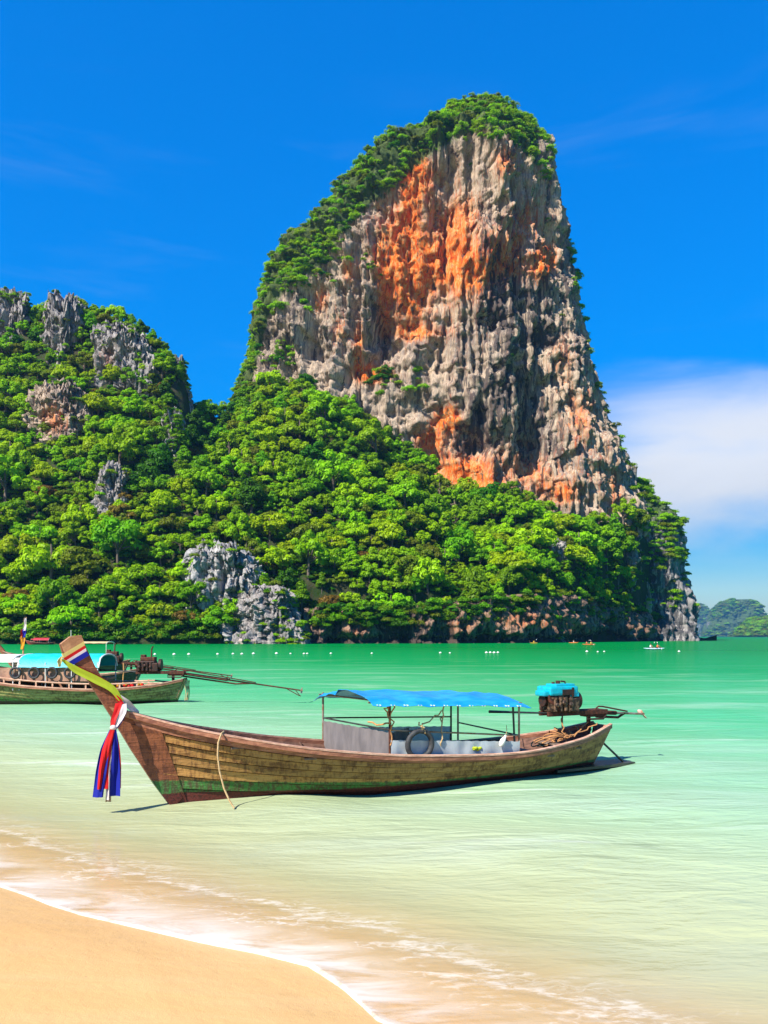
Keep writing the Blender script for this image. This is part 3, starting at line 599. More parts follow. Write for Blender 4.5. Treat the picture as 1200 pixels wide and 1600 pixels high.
def in_rock(px, py):                                                        # where bare rock shows: no tree in front of it
    r = np.zeros(np.shape(px), bool)
    for (x0, x1, y0, y1) in [(80, 120, 480, 552), (-10, 34, 472, 520), (164, 200, 538, 580), (74, 128, 630, 672), (258, 282, 680, 752), (270, 300, 585, 670), (158, 184, 766, 800), (308, 392, 864, 932), (388, 474, 944, 1002), (858, 880, 846, 882), (966, 994, 866, 908), (988, 1080, 815, 1010), (486, 1075, 972, 1010)]:
        r |= (px > x0) & (px < x1) & (py > y0) & (py < y1)
    return r

rng = np.random.default_rng(5); N = 15000
cpx = rng.uniform(-90, 1050, N); tau = rng.random(N) ** 0.95 * 1.03; sh, ty, _, _ = hill_cols(cpx); cy_ = sh + tau * (ty - sh) + 1.0; cx_ = (cpx - HX) / F * cy_
cz_ = hill_z(cx_, cy_); size = np.interp(cy_ - sh, [0, 60, 120], [5.3, 5.6, 4.8]) * rng.choice([0.55, 0.8, 1.0, 1.25, 1.6], N, p=[.2, .2, .25, .22, .13]) * rng.uniform(0.85, 1.15, N) * np.where(cpx < 300, np.interp(tau, [0, 0.5, 1], [1, 0.85, 0.66]), np.interp(tau, [0, 0.7, 1], [1, 1, 0.85]))
_, qy = PX(cx_, cy_, cz_ + size * 1.1)
_, qb = PX(cx_, cy_, cz_)
ok = ~in_rock(cpx, qy) & (cz_ > 0.8) & ~((cpx > 560) & (tau > 0.97)) & ~((cpx > 486) & (cpx < 1075) & (qb > 978))
keep = []; KP = np.zeros((0, 4))
for i in np.where(ok)[0]:
    p = np.array([cx_[i], cy_[i], cz_[i]])
    if len(keep):
        dd = np.linalg.norm(KP[:, :3] - p, axis=1)
        if (dd < 0.58 * (KP[:, 3] + size[i])).any(): continue
    keep.append(i); KP = np.vstack([KP, [*p, size[i]]])
# extra trees where the photograph shows remarkable ones: (px, py of crown, radius m, proto tint)
SPECIAL = [(186, 806, 6.4, 'blossom', 'yellow flowering tree with a flat loose crown low on the left hill'),
           (230, 738, 6.4, 'deep', 'dark round tree standing alone in front of the gully'),
           (420, 878, 4.2, 'rust', 'small rust coloured tree behind the pale rock outcrop'),
           (288, 955, 4.4, 'rust', 'orange leaved tree left of the waterline buttress'),
           (378, 706, 6.2, 'lime', 'broad yellow green tree below the saddle'),
           (790, 872, 6.0, 'lime', 'pale yellow green tree spreading over the right slope'),
           (322, 632, 5.0, 'mid', 'thin tree against the sky in the saddle'),
           (918, 770, 6.2, 'bright', 'bright green tree leaning on the foot of the cliff at the right'),
           (480, 590, 6.6, 'deep', 'dark spreading tree at the left foot of the big cliff'),
           (35, 925, 7.0, 'bright', 'big bright tree above the red boat')]
trees = [dict(p=KP[j, :3], r=KP[j, 3], s=None) for j in range(len(keep))]
for (px, py, r_, tint, lab) in SPECIAL:
    yh = hill_hit(px, py + r_ * 1.1 * F / 330); trees.append(dict(p=np.array([(px - HX) / F * yh, yh, CAMZ + (HY - py) / F * yh - r_ * 1.15]), r=r_, s=(tint, lab)))
tree_n = fbm(np.array([t_['p'][0] for t_ in trees]) / 26, np.array([t_['p'][2] for t_ in trees]) / 22, 3.3, 2, 91)
tints = ['deep', 'mid', 'bright', 'lime', 'olive']
for t_, nv in zip(trees, tree_n):
    if t_['s']: t_['t'] = t_['s'][0]
    else:
        v = nv + rng.normal() * 0.45
        t_['t'] = 'deep' if v < -0.75 else 'mid' if v < -0.25 else 'bright' if v < 0.58 else 'lime'
        if rng.random() < 0.09: t_['t'] = 'olive'
        if rng.random() < 0.012: t_['t'] = 'rust'
    t_['q'] = PX(t_['p'][0], t_['p'][1], t_['p'][2] + 1.1 * t_['r'])
# how large does each tree show? paint discs from far to near
ids = np.full((400, 300), -1); gy, gx = np.mgrid[0:400, 0:300] * 4
for k in sorted(range(len(trees)), key=lambda k: -trees[k]['p'][1]):
    t_ = trees[k]; rp = F * t_['r'] * 0.9 / t_['p'][1]; x0, y0 = t_['q']
    a, b, c, d_ = int(max(0, (y0 - rp) // 4)), int(max(0, (y0 + rp) // 4 + 1)), int(max(0, (x0 - rp) // 4)), int(max(0, (x0 + rp) // 4 + 1))
    sub = (gx[a:b, c:d_] - x0) ** 2 + (gy[a:b, c:d_] - y0) ** 2 < rp * rp; ids[a:b, c:d_][sub] = k
cnt = np.bincount(ids[ids >= 0], minlength=len(trees)).astype(float)
for k, t_ in enumerate(trees):
    if t_['s']: cnt[k] = 1e6
order = np.argsort(-cnt); solo = [int(k) for k in order[:300]]; mass = [int(k) for k in order[300:]]
WORD = {'bright': 'bright green', 'lime': 'yellow green', 'mid': 'mid green', 'deep': 'dark green', 'olive': 'olive brown', 'rust': 'rust coloured', 'blossom': 'yellow flowering'}
def zone(px, py):
    if px < 300:
        if py < 570: return 'on the crest of the left hill'
        if py < 700: return 'among the rock bands of the left hill'
        if py < 850: return 'on the lower flank of the left hill'
        return 'at the shore behind the moored boats' if px < 150 else 'at the shore left of the pale outcrop'
    if px < 500:
        if py < 690: return 'near the saddle and left cliff foot'
        if py < 850: return 'on the slope above the pale outcrop'
        return 'around the pale outcrop by the water'
    if px < 700:
        if py < 760: return 'directly under the orange cliff wall'
        if py < 890: return 'on the middle slope under the cliff'
        return 'overhanging the dark sea caves'
    if py < 850: return 'on the right slope at the cliff foot'
    return 'above the red sea cliff at right' if px < 880 else 'on the point at the right end'
used = {}
def pick(tint, rr): c = [i for i, q in enumerate(PROTO) if q[0] == tint]; return c[int(rr.random() * len(c))]
TREE_CROWNS = {}
for k in solo:
    t_ = trees[k]; pi = pick(t_['t'], rng); tint, kind, cm, tm = PROTO[pi]
    if pi not in used:
        root = empty('tree'); used[pi] = root
        TREE_CROWNS[pi] = link('crown', cm, None, root); link('trunk', tm, None, root)
    else: root = copy_tree(used[pi])
    root.location = t_['p']; root.rotation_euler = (0, 0, rng.random() * 6.283); s = t_['r']; root.scale = (s, s, s * rng.uniform(0.85, 1.25))
    z_ = zone(*t_['q']); shape = {'round': 'rounded', 'flat': 'flat topped', 'tall': 'narrow', 'loose': 'loose leaved'}[kind]
    tag(root, t_['s'][1] if t_['s'] else f"{WORD[tint]} {shape} tree {z_}", 'tree', 'trees ' + z_)

def scatter(name, pts, scl, idx, protos, label, cat, rz=None):
    """one stuff object: the listed meshes placed at the points by geometry nodes"""
    me = bpy.data.meshes.new(name); n = len(pts); me.vertices.add(n); me.vertices.foreach_set('co', np.asarray(pts, np.float32).ravel())
    set_attr(me, 'scl', scl); set_attr(me, 'rz', rng.random(n) * 6.283)
    a = me.attributes.new('idx', 'INT', 'POINT'); a.data.foreach_set('value', np.asarray(idx, np.int32))
    o = link(name, me); g = bpy.data.node_groups.new(name, 'GeometryNodeTree')
    g.interface.new_socket('Geometry', in_out='INPUT', socket_type='NodeSocketGeometry'); g.interface.new_socket('Geometry', in_out='OUTPUT', socket_type='NodeSocketGeometry')
    N_ = g.nodes; Lk = g.links; gi = N_.new('NodeGroupInput'); go = N_.new('NodeGroupOutput'); iop = N_.new('GeometryNodeInstanceOnPoints'); jn = N_.new('GeometryNodeJoinGeometry')
    for ob in reversed(protos):
        oi = N_.new('GeometryNodeObjectInfo'); oi.transform_space = 'ORIGINAL'; oi.inputs['Object'].default_value = ob; oi.inputs['As Instance'].default_value = True; Lk.new(oi.outputs['Geometry'], jn.inputs[0])
    def named(nm, typ): nd = N_.new('GeometryNodeInputNamedAttribute'); nd.data_type = typ; nd.inputs[0].default_value = nm; return nd.outputs[0]
    Lk.new(gi.outputs[0], iop.inputs['Points']); Lk.new(jn.outputs[0], iop.inputs['Instance']); iop.inputs['Pick Instance'].default_value = True
    Lk.new(named('idx', 'INT'), iop.inputs['Instance Index'])
    cx = N_.new('ShaderNodeCombineXYZ'); Lk.new(named('rz', 'FLOAT'), cx.inputs[2]); Lk.new(cx.outputs[0], iop.inputs['Rotation'])
    Lk.new(named('scl', 'FLOAT'), iop.inputs['Scale']); Lk.new(iop.outputs[0], go.inputs[0])
    md = o.modifiers.new('scatter', 'NODES'); md.node_group = g
    return tag(o, label, cat, None, 'stuff')

pl = sorted(TREE_CROWNS); pmap = {p: i for i, p in enumerate(pl)}
def tint_idx(t): c = [p for p in pl if PROTO[p][0] == t] or pl; return pmap[c[int(rng.random() * len(c))]]
scatter('forest', [trees[k]['p'] for k in mass], [trees[k]['r'] for k in mass], [tint_idx(trees[k]['t']) for k in mass], [TREE_CROWNS[p] for p in pl], 'the rest of the dense green forest covering the hillside', 'forest')

# shrubs: individual ones on the cliff face, the rest as undergrowth
BUSH = []
for i, tint in enumerate(['bright', 'mid', 'olive', 'deep']):
    cm, _ = crown_mesh(200 + i, 'bush'); cm.materials.append(M[tint]); BUSH.append(cm)
flat = TP.reshape(-1, 3); fx, fy = TPX.ravel(), TPY.ravel(); fnx = TN.reshape(-1, 2)
below = fy - tower_top(fx); nzs = fbm(flat[:, 0] / 9, flat[:, 1] / 9, flat[:, 2] / 9, 3, 15)
frontish = (flat[:, 1] < 470)
dens = frontish * (sstep(below, 42, 12) * (fx < 862) * (0.5 + nzs > 0) * 0.055
    + 0.05 * ((gauss(fx, fy, [(470, 420, 50, 36, 1, -0.5), (440, 480, 14, 26, 1), (515, 390, 30, 30, 0.8), (600, 290, 40, 26, 0.7, -0.6), (690, 200, 60, 24, 1, -0.3), (780, 195, 50, 22, 1), (800, 215, 26, 16, 1), (575, 400, 9, 16, 0.9), (585, 425, 12, 12, 0.9), (735, 260, 8, 20, 0.8), (630, 590, 40, 26, 0.9), (650, 620, 26, 20, 0.8), (560, 590, 26, 18, 0.5), (435, 560, 60, 20, 0.8)]) + 0.45 * nzs) > 0.55)
    + 0.03 * ((fx > 885) & (fx - np.interp(fy, [300, 480, 560, 620, 680, 735, 800], [880, 907, 926, 941, 965, 985, 1000]) > -7) & (nzs > -0.1))
    + 0.0016 * (nzs > 0.35))
sel = np.where(rng.random(len(flat)) < dens * 0.62)[0]
isol = [i for i in sel if 60 < below[i] and gauss(fx[i], fy[i], [(470, 430, 70, 60, 1), (435, 560, 70, 30, 1), (630, 600, 50, 40, 1)]) < 0.2 and flat[i, 1] < 440 and fx[i] < 880]
isol = isol[:46]; iso_set = set(isol); sel = np.array([i for i in sel if i not in iso_set])
shr = []
def face_zone(px, py):
    a = 'left' if px < 560 else 'orange middle' if px < 740 else 'right grey'
    b = 'upper' if py < 380 else 'middle' if py < 560 else 'lower'
    return f'{b} {a} part of the cliff face'
for n_, i in enumerate(isol):
    cm = BUSH[n_ % 4]; o = link('shrub', cm); s = float(rng.uniform(1.3, 2.6)); o.location = flat[i] + np.array([0, -0.3, -0.5]); o.scale = (s, s, s); o.rotation_euler = (0, 0, rng.random() * 6.28)
    tag(o, f"{['bright green', 'mid green', 'olive', 'dark green'][n_ % 4]} shrub clinging to the {face_zone(fx[i], fy[i])}", 'shrub', 'shrubs on the ' + face_zone(fx[i], fy[i])); shr.append(o)
sv = SP_.reshape(-1, 3); sx, sy = SPX.ravel(), SPY.ravel(); sn_ = fbm(sv[:, 0] / 8, sv[:, 1] / 8, sv[:, 2] / 10, 3, 16)
sd = (sv[:, 1] < 475) * ((sy < 880) * (sn_ > -0.25) * 0.10 + 0.03 * (sn_ > 0.1) * (sy < 985) * (sx < 1040) + 0.02 * (sx > 1045) * (sn_ > -0.2) * (sy < 960))
ssel = np.where(rng.random(len(sv)) < sd * 0.32)[0]
cv = np.vstack(CRAG_V); cqx, cqy = PX(cv[:, 0], cv[:, 1], cv[:, 2]); tops = np.concatenate([np.clip((v_[:, 2] - np.percentile(v_[:, 2], 80)) / (v_[:, 2].max() - np.percentile(v_[:, 2], 80) + .1), 0, 1) for v_ in CRAG_V])
cn = fbm(cv[:, 0] / 5, cv[:, 1] / 5, cv[:, 2] / 5, 2, 44); csel = np.where(rng.random(len(cv)) < 0.014 * (tops > 0.25) * (cn > -0.1) + 0.010 * (cn > 0.25))[0]
gsel = np.where((flat[:, 1] < 440) & (rng.random(len(flat)) < 0.022 * (gauss(fx, fy, [(615, 600, 34, 26, 1), (650, 625, 24, 22, 0.8), (585, 590, 24, 14, 0.6)]) + 0.35 * nzs > 0.5)))[0]
bp = np.vstack([flat[gsel] - np.array([0, 0.3, 1.2]), cv[csel] - np.array([0, 0, 0.5]), flat[sel] + np.array([0, -0.2, -0.6]), sv[ssel] + np.array([0, -0.3, -0.8])])
bs = np.concatenate([rng.uniform(2.2, 4.6, len(gsel)), rng.uniform(0.9, 2.6, len(csel)), rng.uniform(1.2, 4.2, len(sel)), rng.uniform(1.5, 4.4, len(ssel))])
bi = np.where(rng.random(len(bp)) < 0.5, 0, rng.integers(0, 4, len(bp)))
protos = []
for tnt in range(4): protos.append(next(o for o in shr if o.data == BUSH[tnt]))
scatter('cliff_shrubs', bp, bs, bi, protos, 'dense green shrubs over the summit, ridge and ledges of the cliff', 'shrubs')

# undergrowth between the trees
N = 7000; upx = rng.uniform(-110, 1060, N); tau = rng.random(N) * 1.04; sh, ty, _, _ = hill_cols(upx); uy = sh + 0.6 + tau * (ty - sh); ux = (upx - HX) / F * uy; uz = hill_z(ux, uy)
ur = rng.uniform(1.2, 2.9, N); _, uq = PX(ux, uy, uz + ur * 0.5)
ok = ~in_rock(upx, uq) & (uz > 0.4) & ~((upx > 580) & (tau > 1.0)); ok &= ~((upx > 486) & (uq > 985))
# fringe hanging over the top of the sea cliff
fp = np.concatenate([rng.uniform(480, 1045, 420) * 1.0, rng.uniform(-90, 480, 420)]); fs = cr(C_PX, C_SH, fp); fyy = fs + np.concatenate([rng.uniform(0.0, 4.5, 420), rng.uniform(0.5, 3.5, 420)]); fzz = np.where(fp > 480, cr(C_PX, C_ZC, fp) * rng.uniform(0.45, 1.15, 840) + 0.8, hill_z((fp - HX) / F * fyy, fyy) * rng.uniform(0.5, 1.0, 840) + 0.4); fk = ~((fp > 362) & (fp < 486)); fp, fyy, fzz = fp[fk], fyy[fk], fzz[fk]
U3 = np.vstack([np.stack([ux, uy, uz - 0.3], -1)[ok], np.stack([(fp - HX) / F * fyy, fyy, fzz], -1)])
scatter('undergrowth', U3, np.concatenate([ur[ok], rng.uniform(1.6, 4.0, len(fp))]), rng.choice([1, 1, 2, 3, 3, 3], len(U3)), protos, 'low green undergrowth filling the gaps between the trees', 'undergrowth')  # mostly darker tints, standing in for shade between crowns and along the shore

# far islands over the sea
ISL = [([(944, 1086, 1094), (950, 1080, 1104), (965, 1072, 1110), (985, 1062, 1114), (996, 1050, 1120)], 5600, 'hazy blue karst island farthest away beside the cliff', 0.35),
       ([(937, 1142, 1168), (941, 1128, 1178), (950, 1116, 1186), (962, 1110, 1190), (980, 1104, 1192), (996, 1098, 1196)], 4300, 'steep blue green karst island on the horizon at the right', 0.5),
       ([(967, 1178, 1200), (972, 1168, 1230), (982, 1156, 1290), (996, 1150, 1320)], 2600, 'low green wooded headland in front of the far islands at the right edge', 0.8)]
for i, (pr, yc, lab, mo) in enumerate(ISL):
    o, P_, _, (qx, qy) = rock('island', pr, yc, lambda f, h: h * 0.9 + 8, 90, 130, M['rock_far'], 700 + 90 * i, 0.9, 2.4 + 0.3 * i, 2.3, (), (), (), lambda px, py, X, Y, Z, mo=mo: mo + 0.45 * fbm(X / 80, Y / 80, Z / 60, 3, 8), 0.7, bot=-4)
    tag(o, lab, 'island')
    fv = P_.reshape(-1, 3); s2 = np.where((rng.random(len(fv)) < (0.25 if mo > 0.6 else 0.10)) & (fv[:, 1] < yc) & (fv[:, 2] > 3) & (fbm(fv[:, 0] / 80, fv[:, 1] / 80, fv[:, 2] / 60, 2, 8) > -0.25))[0]
    scatter('island_trees', fv[s2] - np.array([0, 0, 2.0]), rng.uniform(8, 16, len(s2)), rng.integers(0, 4, len(s2)), protos, 'trees covering the ' + lab.split(' at the')[0].split(' on the')[0].split(' in front')[0], 'trees')

# ------------------------------------------------------------------ longtail boats
def paint_wood(name, ochre, brown, band=True, red=(0.10, 0.018, 0.012)):
    """worn painted planks: drips, bare wood, a green band and dark red antifouling near the water"""
    m, t, out = new_mat(name); co = t.new('ShaderNodeTexCoord').outputs['Object']
    sp_ = t.new('ShaderNodeSeparateXYZ'); t.l.new(co, sp_.inputs[0]); x, z = sp_.outputs[0], sp_.outputs[2]
    a = t.noise(t.scale(co, (1.6, 1.6, 5)), 1.3, 6, 0.65, 0.3); b = t.noise(t.scale(co, (14, 14, 2.2)), 1.2, 6, 0.7); g = t.noise(t.scale(co, (1.2, 1.2, 22)), 2.0, 4, 0.6); f = t.noise(co, 26, 4, 0.65)
    c = t.mix(t.smooth(a, 0.33, 0.66), ochre, tuple(v * k for v, k in zip(ochre, (0.80, 0.72, 0.6))))
    c = t.mix(t.math('MULTIPLY', t.smooth(x, 1.8, -0.6), 0.55), c, (0.42, 0.19, 0.05) if ochre[1] > 0.15 else ochre)
    c = t.mix(t.math('MULTIPLY', t.smooth(g, 0.45, 0.7), 0.45), c, tuple(v * 0.55 for v in ochre))
    wear = t.math('ADD', t.math('MULTIPLY', b, 0.55), t.math('MULTIPLY', a, 0.45))
    c = t.mix(t.math('MULTIPLY', t.smooth(wear, 0.46, 0.60), 0.85), c, brown)
    c = t.mix(t.math('MULTIPLY', t.smooth(f, 0.56, 0.7), 0.5), c, tuple(v * 0.7 for v in brown))
    oi = t.new('ShaderNodeObjectInfo'); hv = t.new('ShaderNodeHueSaturation'); t.put(hv.inputs['Value'], t.math('MULTIPLY_ADD', oi.outputs['Random'], 0.45, 0.78)); t.put(hv.inputs['Color'], c); c = hv.outputs[0]
    if band:
        zl = t.math('ADD', t.math('MULTIPLY_ADD', x, -0.055, 0.40), t.math('MULTIPLY', t.math('SUBTRACT', b, 0.5), 0.10))
        zl = t.math('MAXIMUM', zl, 0.16); gr = t.smooth(t.math('SUBTRACT', zl, z), 0.0, 0.03)
        gc = t.mix(t.smooth(b, 0.4, 0.6), (0.035, 0.17, 0.03), (0.06, 0.05, 0.02)); gc = t.mix(t.math('MULTIPLY', t.smooth(f, 0.5, 0.65), 0.6), gc, (0.10, 0.22, 0.07))
        c = t.mix(gr, c, gc)
        zr = t.math('ADD', t.math('MAXIMUM', t.math('MULTIPLY_ADD', x, -0.03, 0.20), 0.12), t.math('MULTIPLY', t.math('SUBTRACT', a, 0.5), 0.05))
        c = t.mix(t.smooth(t.math('SUBTRACT', zr, z), 0.0, 0.025), c, t.mix(t.smooth(f, 0.4, 0.7), red, (0.03, 0.008, 0.006)))
    principled(t, out, c, 0.62, 0, 0.35, t.math('ADD', g, t.math('MULTIPLY', f, 0.6)), 0.012, 0.8); return m

M['hull_ochre'] = paint_wood('worn ochre hull paint', (0.38, 0.225, 0.070), (0.085, 0.032, 0.011))
M['hull_olive'] = paint_wood('worn olive hull paint', (0.30, 0.27, 0.10), (0.08, 0.045, 0.02), True, (0.03, 0.02, 0.012))
M['hull_dark'] = paint_wood('dark hull paint', (0.10, 0.075, 0.05), (0.03, 0.02, 0.015), False)
M['rail_wood'] = simple('reddish rail wood', (0.36, 0.155, 0.085), (0.17, 0.06, 0.035), 2.5, 0.6, stretch=(1, 6, 8))
M['rail_pale'] = simple('worn pale rail', (0.60, 0.38, 0.27), (0.36, 0.18, 0.11), 3, 0.65, stretch=(1, 6, 8))
M['stem_wood'] = paint_wood('reddish brown stem wood', (0.25, 0.085, 0.036), (0.085, 0.026, 0.014))
M['end_wood'] = simple('bare pale wood', (0.46, 0.24, 0.11), (0.30, 0.14, 0.06), 6, 0.6, stretch=(1, 4, 1))  # paler brown wood for prow head, breast hook and poles
M['inside'] = simple('worn boat inside', (0.20, 0.10, 0.065), (0.09, 0.045, 0.03), 4, 0.8, stretch=(1, 4, 4))
M['floor_wood'] = simple('grey deck boards', (0.24, 0.17, 0.12), (0.12, 0.08, 0.055), 4, 0.8, stretch=(1, 6, 6))
M['step_wood'] = simple('dark wet wood', (0.06, 0.06, 0.04), (0.03, 0.028, 0.02), 3, 0.4, stretch=(1, 6, 6))
M['tarp'] = simple('blue tarpaulin', (0.004, 0.20, 0.52), (0.02, 0.29, 0.62), 2.5, 0.42, stretch=(1, 2, 2), bdist=0.004)
M['cyan'] = simple('cyan tarpaulin', (0.0, 0.42, 0.50), (0.02, 0.50, 0.56), 3, 0.5)
M['white_cloth'] = simple('white canvas', (0.74, 0.72, 0.68), (0.62, 0.58, 0.52), 3, 0.7)
M['beige_cloth'] = simple('beige canvas', (0.55, 0.43, 0.2), (0.42, 0.33, 0.16), 3, 0.7)
M['red_cloth'] = simple('red canvas', (0.45, 0.02, 0.03), (0.3, 0.015, 0.03), 3, 0.7)
M['steel'] = simple('weathered pipe', (0.30, 0.27, 0.22), (0.22, 0.10, 0.05), 8, 0.5, 0.4, bdist=0.002)
M['dark_pipe'] = simple('dark pipe', (0.05, 0.06, 0.055), (0.03, 0.025, 0.02), 8, 0.5, 0.3, bdist=0.002)
M['rust'] = simple('rusty iron', (0.12, 0.036, 0.017), (0.035, 0.014, 0.010), 12, 0.75, 0.3, bdist=0.006)
M['oily'] = simple('oily engine metal', (0.20, 0.12, 0.07), (0.035, 0.022, 0.016), 14, 0.5, 0.5, bdist=0.006, lo=0.4, hi=0.55)
M['black_iron'] = simple('black iron', (0.022, 0.018, 0.016), (0.06, 0.022, 0.013), 14, 0.6, 0.4, bdist=0.004)
M['turq'] = simple('turquoise engine paint', (0.0, 0.37, 0.46), (0.01, 0.28, 0.37), 9, 0.45, lo=0.42, hi=0.7)
M['rubber'] = simple('black rubber', (0.018, 0.02, 0.024), (0.04, 0.042, 0.045), 14, 0.6)
M['rope'] = simple('tan rope', (0.52, 0.37, 0.19), (0.38, 0.25, 0.11), 40, 0.9)
M['old_rope'] = simple('orange rope', (0.50, 0.24, 0.08), (0.34, 0.16, 0.06), 40, 0.9)
M['jug'] = simple('white plastic', (0.78, 0.77, 0.74), (0.66, 0.64, 0.58), 8, 0.4)
def cloth(name, c1, c2, alpha=0.0):
    m, t, out = new_mat(name); co = t.new('ShaderNodeTexCoord').outputs['Object']; n = t.noise(t.scale(co, (3, 3, 1)), 2.2, 5, 0.6)
    c = t.mix(t.smooth(n, 0.3, 0.7), c1, c2); df = t.new('ShaderNodeBsdfPrincipled'); t.put(df.inputs['Base Color'], c); df.inputs['Roughness'].default_value = 0.6; df.inputs['Specular IOR Level'].default_value = 0.25
    tr = t.new('ShaderNodeBsdfTranslucent'); t.put(tr.inputs[0], c); a = t.new('ShaderNodeMixShader'); a.inputs[0].default_value = 0.3; t.l.new(df.outputs[0], a.inputs[1]); t.l.new(tr.outputs[0], a.inputs[2])
    if alpha:
        tp = t.new('ShaderNodeBsdfTransparent'); b = t.new('ShaderNodeMixShader'); b.inputs[0].default_value = alpha; t.l.new(a.outputs[0], b.inputs[1]); t.l.new(tp.outputs[0], b.inputs[2]); a = b
    t.l.new(a.outputs[0], out.inputs[0]); return m
M['curtain_grey'] = cloth('grey canvas curtain', (0.24, 0.215, 0.21), (0.17, 0.155, 0.155))
M['curtain_clear'] = cloth('milky plastic curtain', (0.66, 0.70, 0.70), (0.50, 0.57, 0.60), 0.12)
RIB = {'ribbon_red': (0.62, 0.012, 0.012), 'ribbon_white': (0.78, 0.70, 0.66), 'ribbon_blue': (0.012, 0.022, 0.34), 'ribbon_yellow': (0.72, 0.60, 0.20), 'ribbon_lime': (0.55, 0.66, 0.04), 'ribbon_maroon': (0.28, 0.012, 0.012), 'ribbon_cream': (0.62, 0.42, 0.24), 'ribbon_orange': (0.7, 0.33, 0.02)}
for k_, c_ in RIB.items(): M[k_] = cloth(k_.replace('_', ' '), c_, tuple(v * 0.85 for v in c_))

SHEER_T = [-0.72, 0, 0.7, 2.2, 3.9, 5.9, 7.6, 8.66]; SHEER_Z = [1.46, 1.24, 1.07, 0.79, 0.60, 0.51, 0.62, 0.82]; BEAM_T = [-0.72, -0.3, 0.2, 0.9, 2.2, 3.9, 5.9, 7.3, 8.2, 8.66]; BEAM = [0.05, 0.20, 0.42, 0.66, 0.92, 1.02, 0.95, 0.70, 0.43, 0.26]
def hull_pt(u, v, side, off=0.0):
    u, v = np.broadcast_arrays(np.asarray(u, float), np.asarray(v, float)); tS = -0.72 + u * 9.38; tK = 0.13 + u * 8.15
    s = cr(SHEER_T, SHEER_Z, tS); b = cr(BEAM_T, BEAM, tS); k = np.interp(u, [0, 0.2, 0.5, 0.8, 1], [-0.28, -0.30, -0.30, -0.24, -0.10])
    e = np.interp(u, [0, 0.12, 0.4, 0.75, 1], [1.0, 0.85, 0.50, 0.52, 0.75]); y = b * np.maximum(v, 1e-4) ** e + off
    return np.stack([tK + (tS - tK) * v, side * np.maximum(y, 0.004), k + (s - k) * v], -1)
STRAKE = [0.0, 0.17, 0.32, 0.45, 0.57, 0.68, 0.79, 0.885, 1.0]

def longtail_hull(root, mat, top_mat, rail, rail_top, detail=True):
    nu = 70 if detail else 40
    for side in (-1, 1):
        for k in range(len(STRAKE) - 1):
            u = np.linspace(0.012, 1, nu)[:, None]; vv = np.linspace(STRAKE[k] + 0.003, STRAKE[k + 1] - 0.005, 5)[None]; f = (vv - STRAKE[k]) / (STRAKE[k + 1] - STRAKE[k])
            wob = 0.004 * vnoise(u * 9 + 13 * k, 0, side, 5)
            MB().grid(hull_pt(u, vv + 0.004 * (1 - f), side, 0.034 * (1 - f) + wob), 0.03).build('plank', top_mat if k == len(STRAKE) - 2 else mat, root)
        u = np.linspace(0.0, 1, nu); P = hull_pt(u, 1.0, side)
        ring = np.stack([P + np.array([0, side * o_, h]) for o_, h in ((0.045, -0.05), (0.045, 0.018), (-0.06, 0.022), (-0.06, -0.05))], 1); ring = np.concatenate([ring, ring[:, :1]], 1)
        MB().grid(ring).build('gunwale_rail', rail, root)
        cap = np.stack([P + np.array([0, side * o_, h]) for o_, h in ((0.052, 0.016), (0.052, 0.040), (-0.03, 0.046), (-0.03, 0.02))], 1); cap = np.concatenate([cap, cap[:, :1]], 1)
        MB().grid(cap).build('rail_cap', rail_top, root)
    b = MB()
    for side in (-1, 1): b.grid(hull_pt(np.linspace(0.01, 0.995, nu)[:, None], np.linspace(0.05, 0.985, 9)[None], side, -0.035))
    b.build('hull_lining', M['inside'], root, True)
    v = np.linspace(0, 1, 8)[:, None]; w_ = np.linspace(0, 1, 7)[None]; A = hull_pt(1.0, v, -1); B = hull_pt(1.0, v, 1)
    MB().grid(A + (B - A) * w_[..., None] + np.array([0.012, 0, 0]), 0.03).build('transom', top_mat, root)
    for t0 in np.linspace(0.8, 7.7, 12):                                     # floor boards laid across
        us = (np.array([t0, t0 + 0.56]) - 0.13) / 8.15; P = []
        for u_ in us:
            k_ = np.interp(u_, [0, 0.2, 0.5, 0.8, 1], [-0.28, -0.3, -0.3, -0.24, -0.1]); s_h = cr(SHEER_T, SHEER_Z, -0.72 + u_ * 9.38); q = hull_pt(u_, (0.13 - k_) / (s_h - k_), 1, -0.02); P.append([[q[0], -q[1], 0.13], [q[0], q[1], 0.13]])
        P[1] = [[p[0] - 0.012, p[1], p[2]] for p in P[1]]
        MB().grid(np.array(P), 0.03).build('floor_board', M['floor_wood'], root)
    for t0 in (0.9, 2.0, 6.75, 7.55):
        h = float(cr(SHEER_T, SHEER_Z, t0)) - 0.14; bw = float(cr(BEAM_T, BEAM, t0)) - 0.05
        MB().box((t0, 0, h), (0.2, 2 * bw, 0.035), bevel=0.006).build('thwart', M['floor_wood'], root)
    for k in range(8):                                                       # ribs on the inside
        u = 0.14 + 0.1 * k
        for side in (-1, 1):
            P = hull_pt(u, np.linspace(0.25, 0.97, 7), side, -0.06); MB().tube(P, 0.022, 5).build('rib', M['inside'], root)

def make_prow(root, O, ang, mat_side, trace_front, trace_back, loc_):
    poly = [loc_(px, py, 0) for px, py in trace_front + trace_back]; poly = [(p[0], p[2]) for p in poly]
    b = MB(); b.prism(poly, -0.085, 0.085); return b.build('prow_post', mat_side, root)

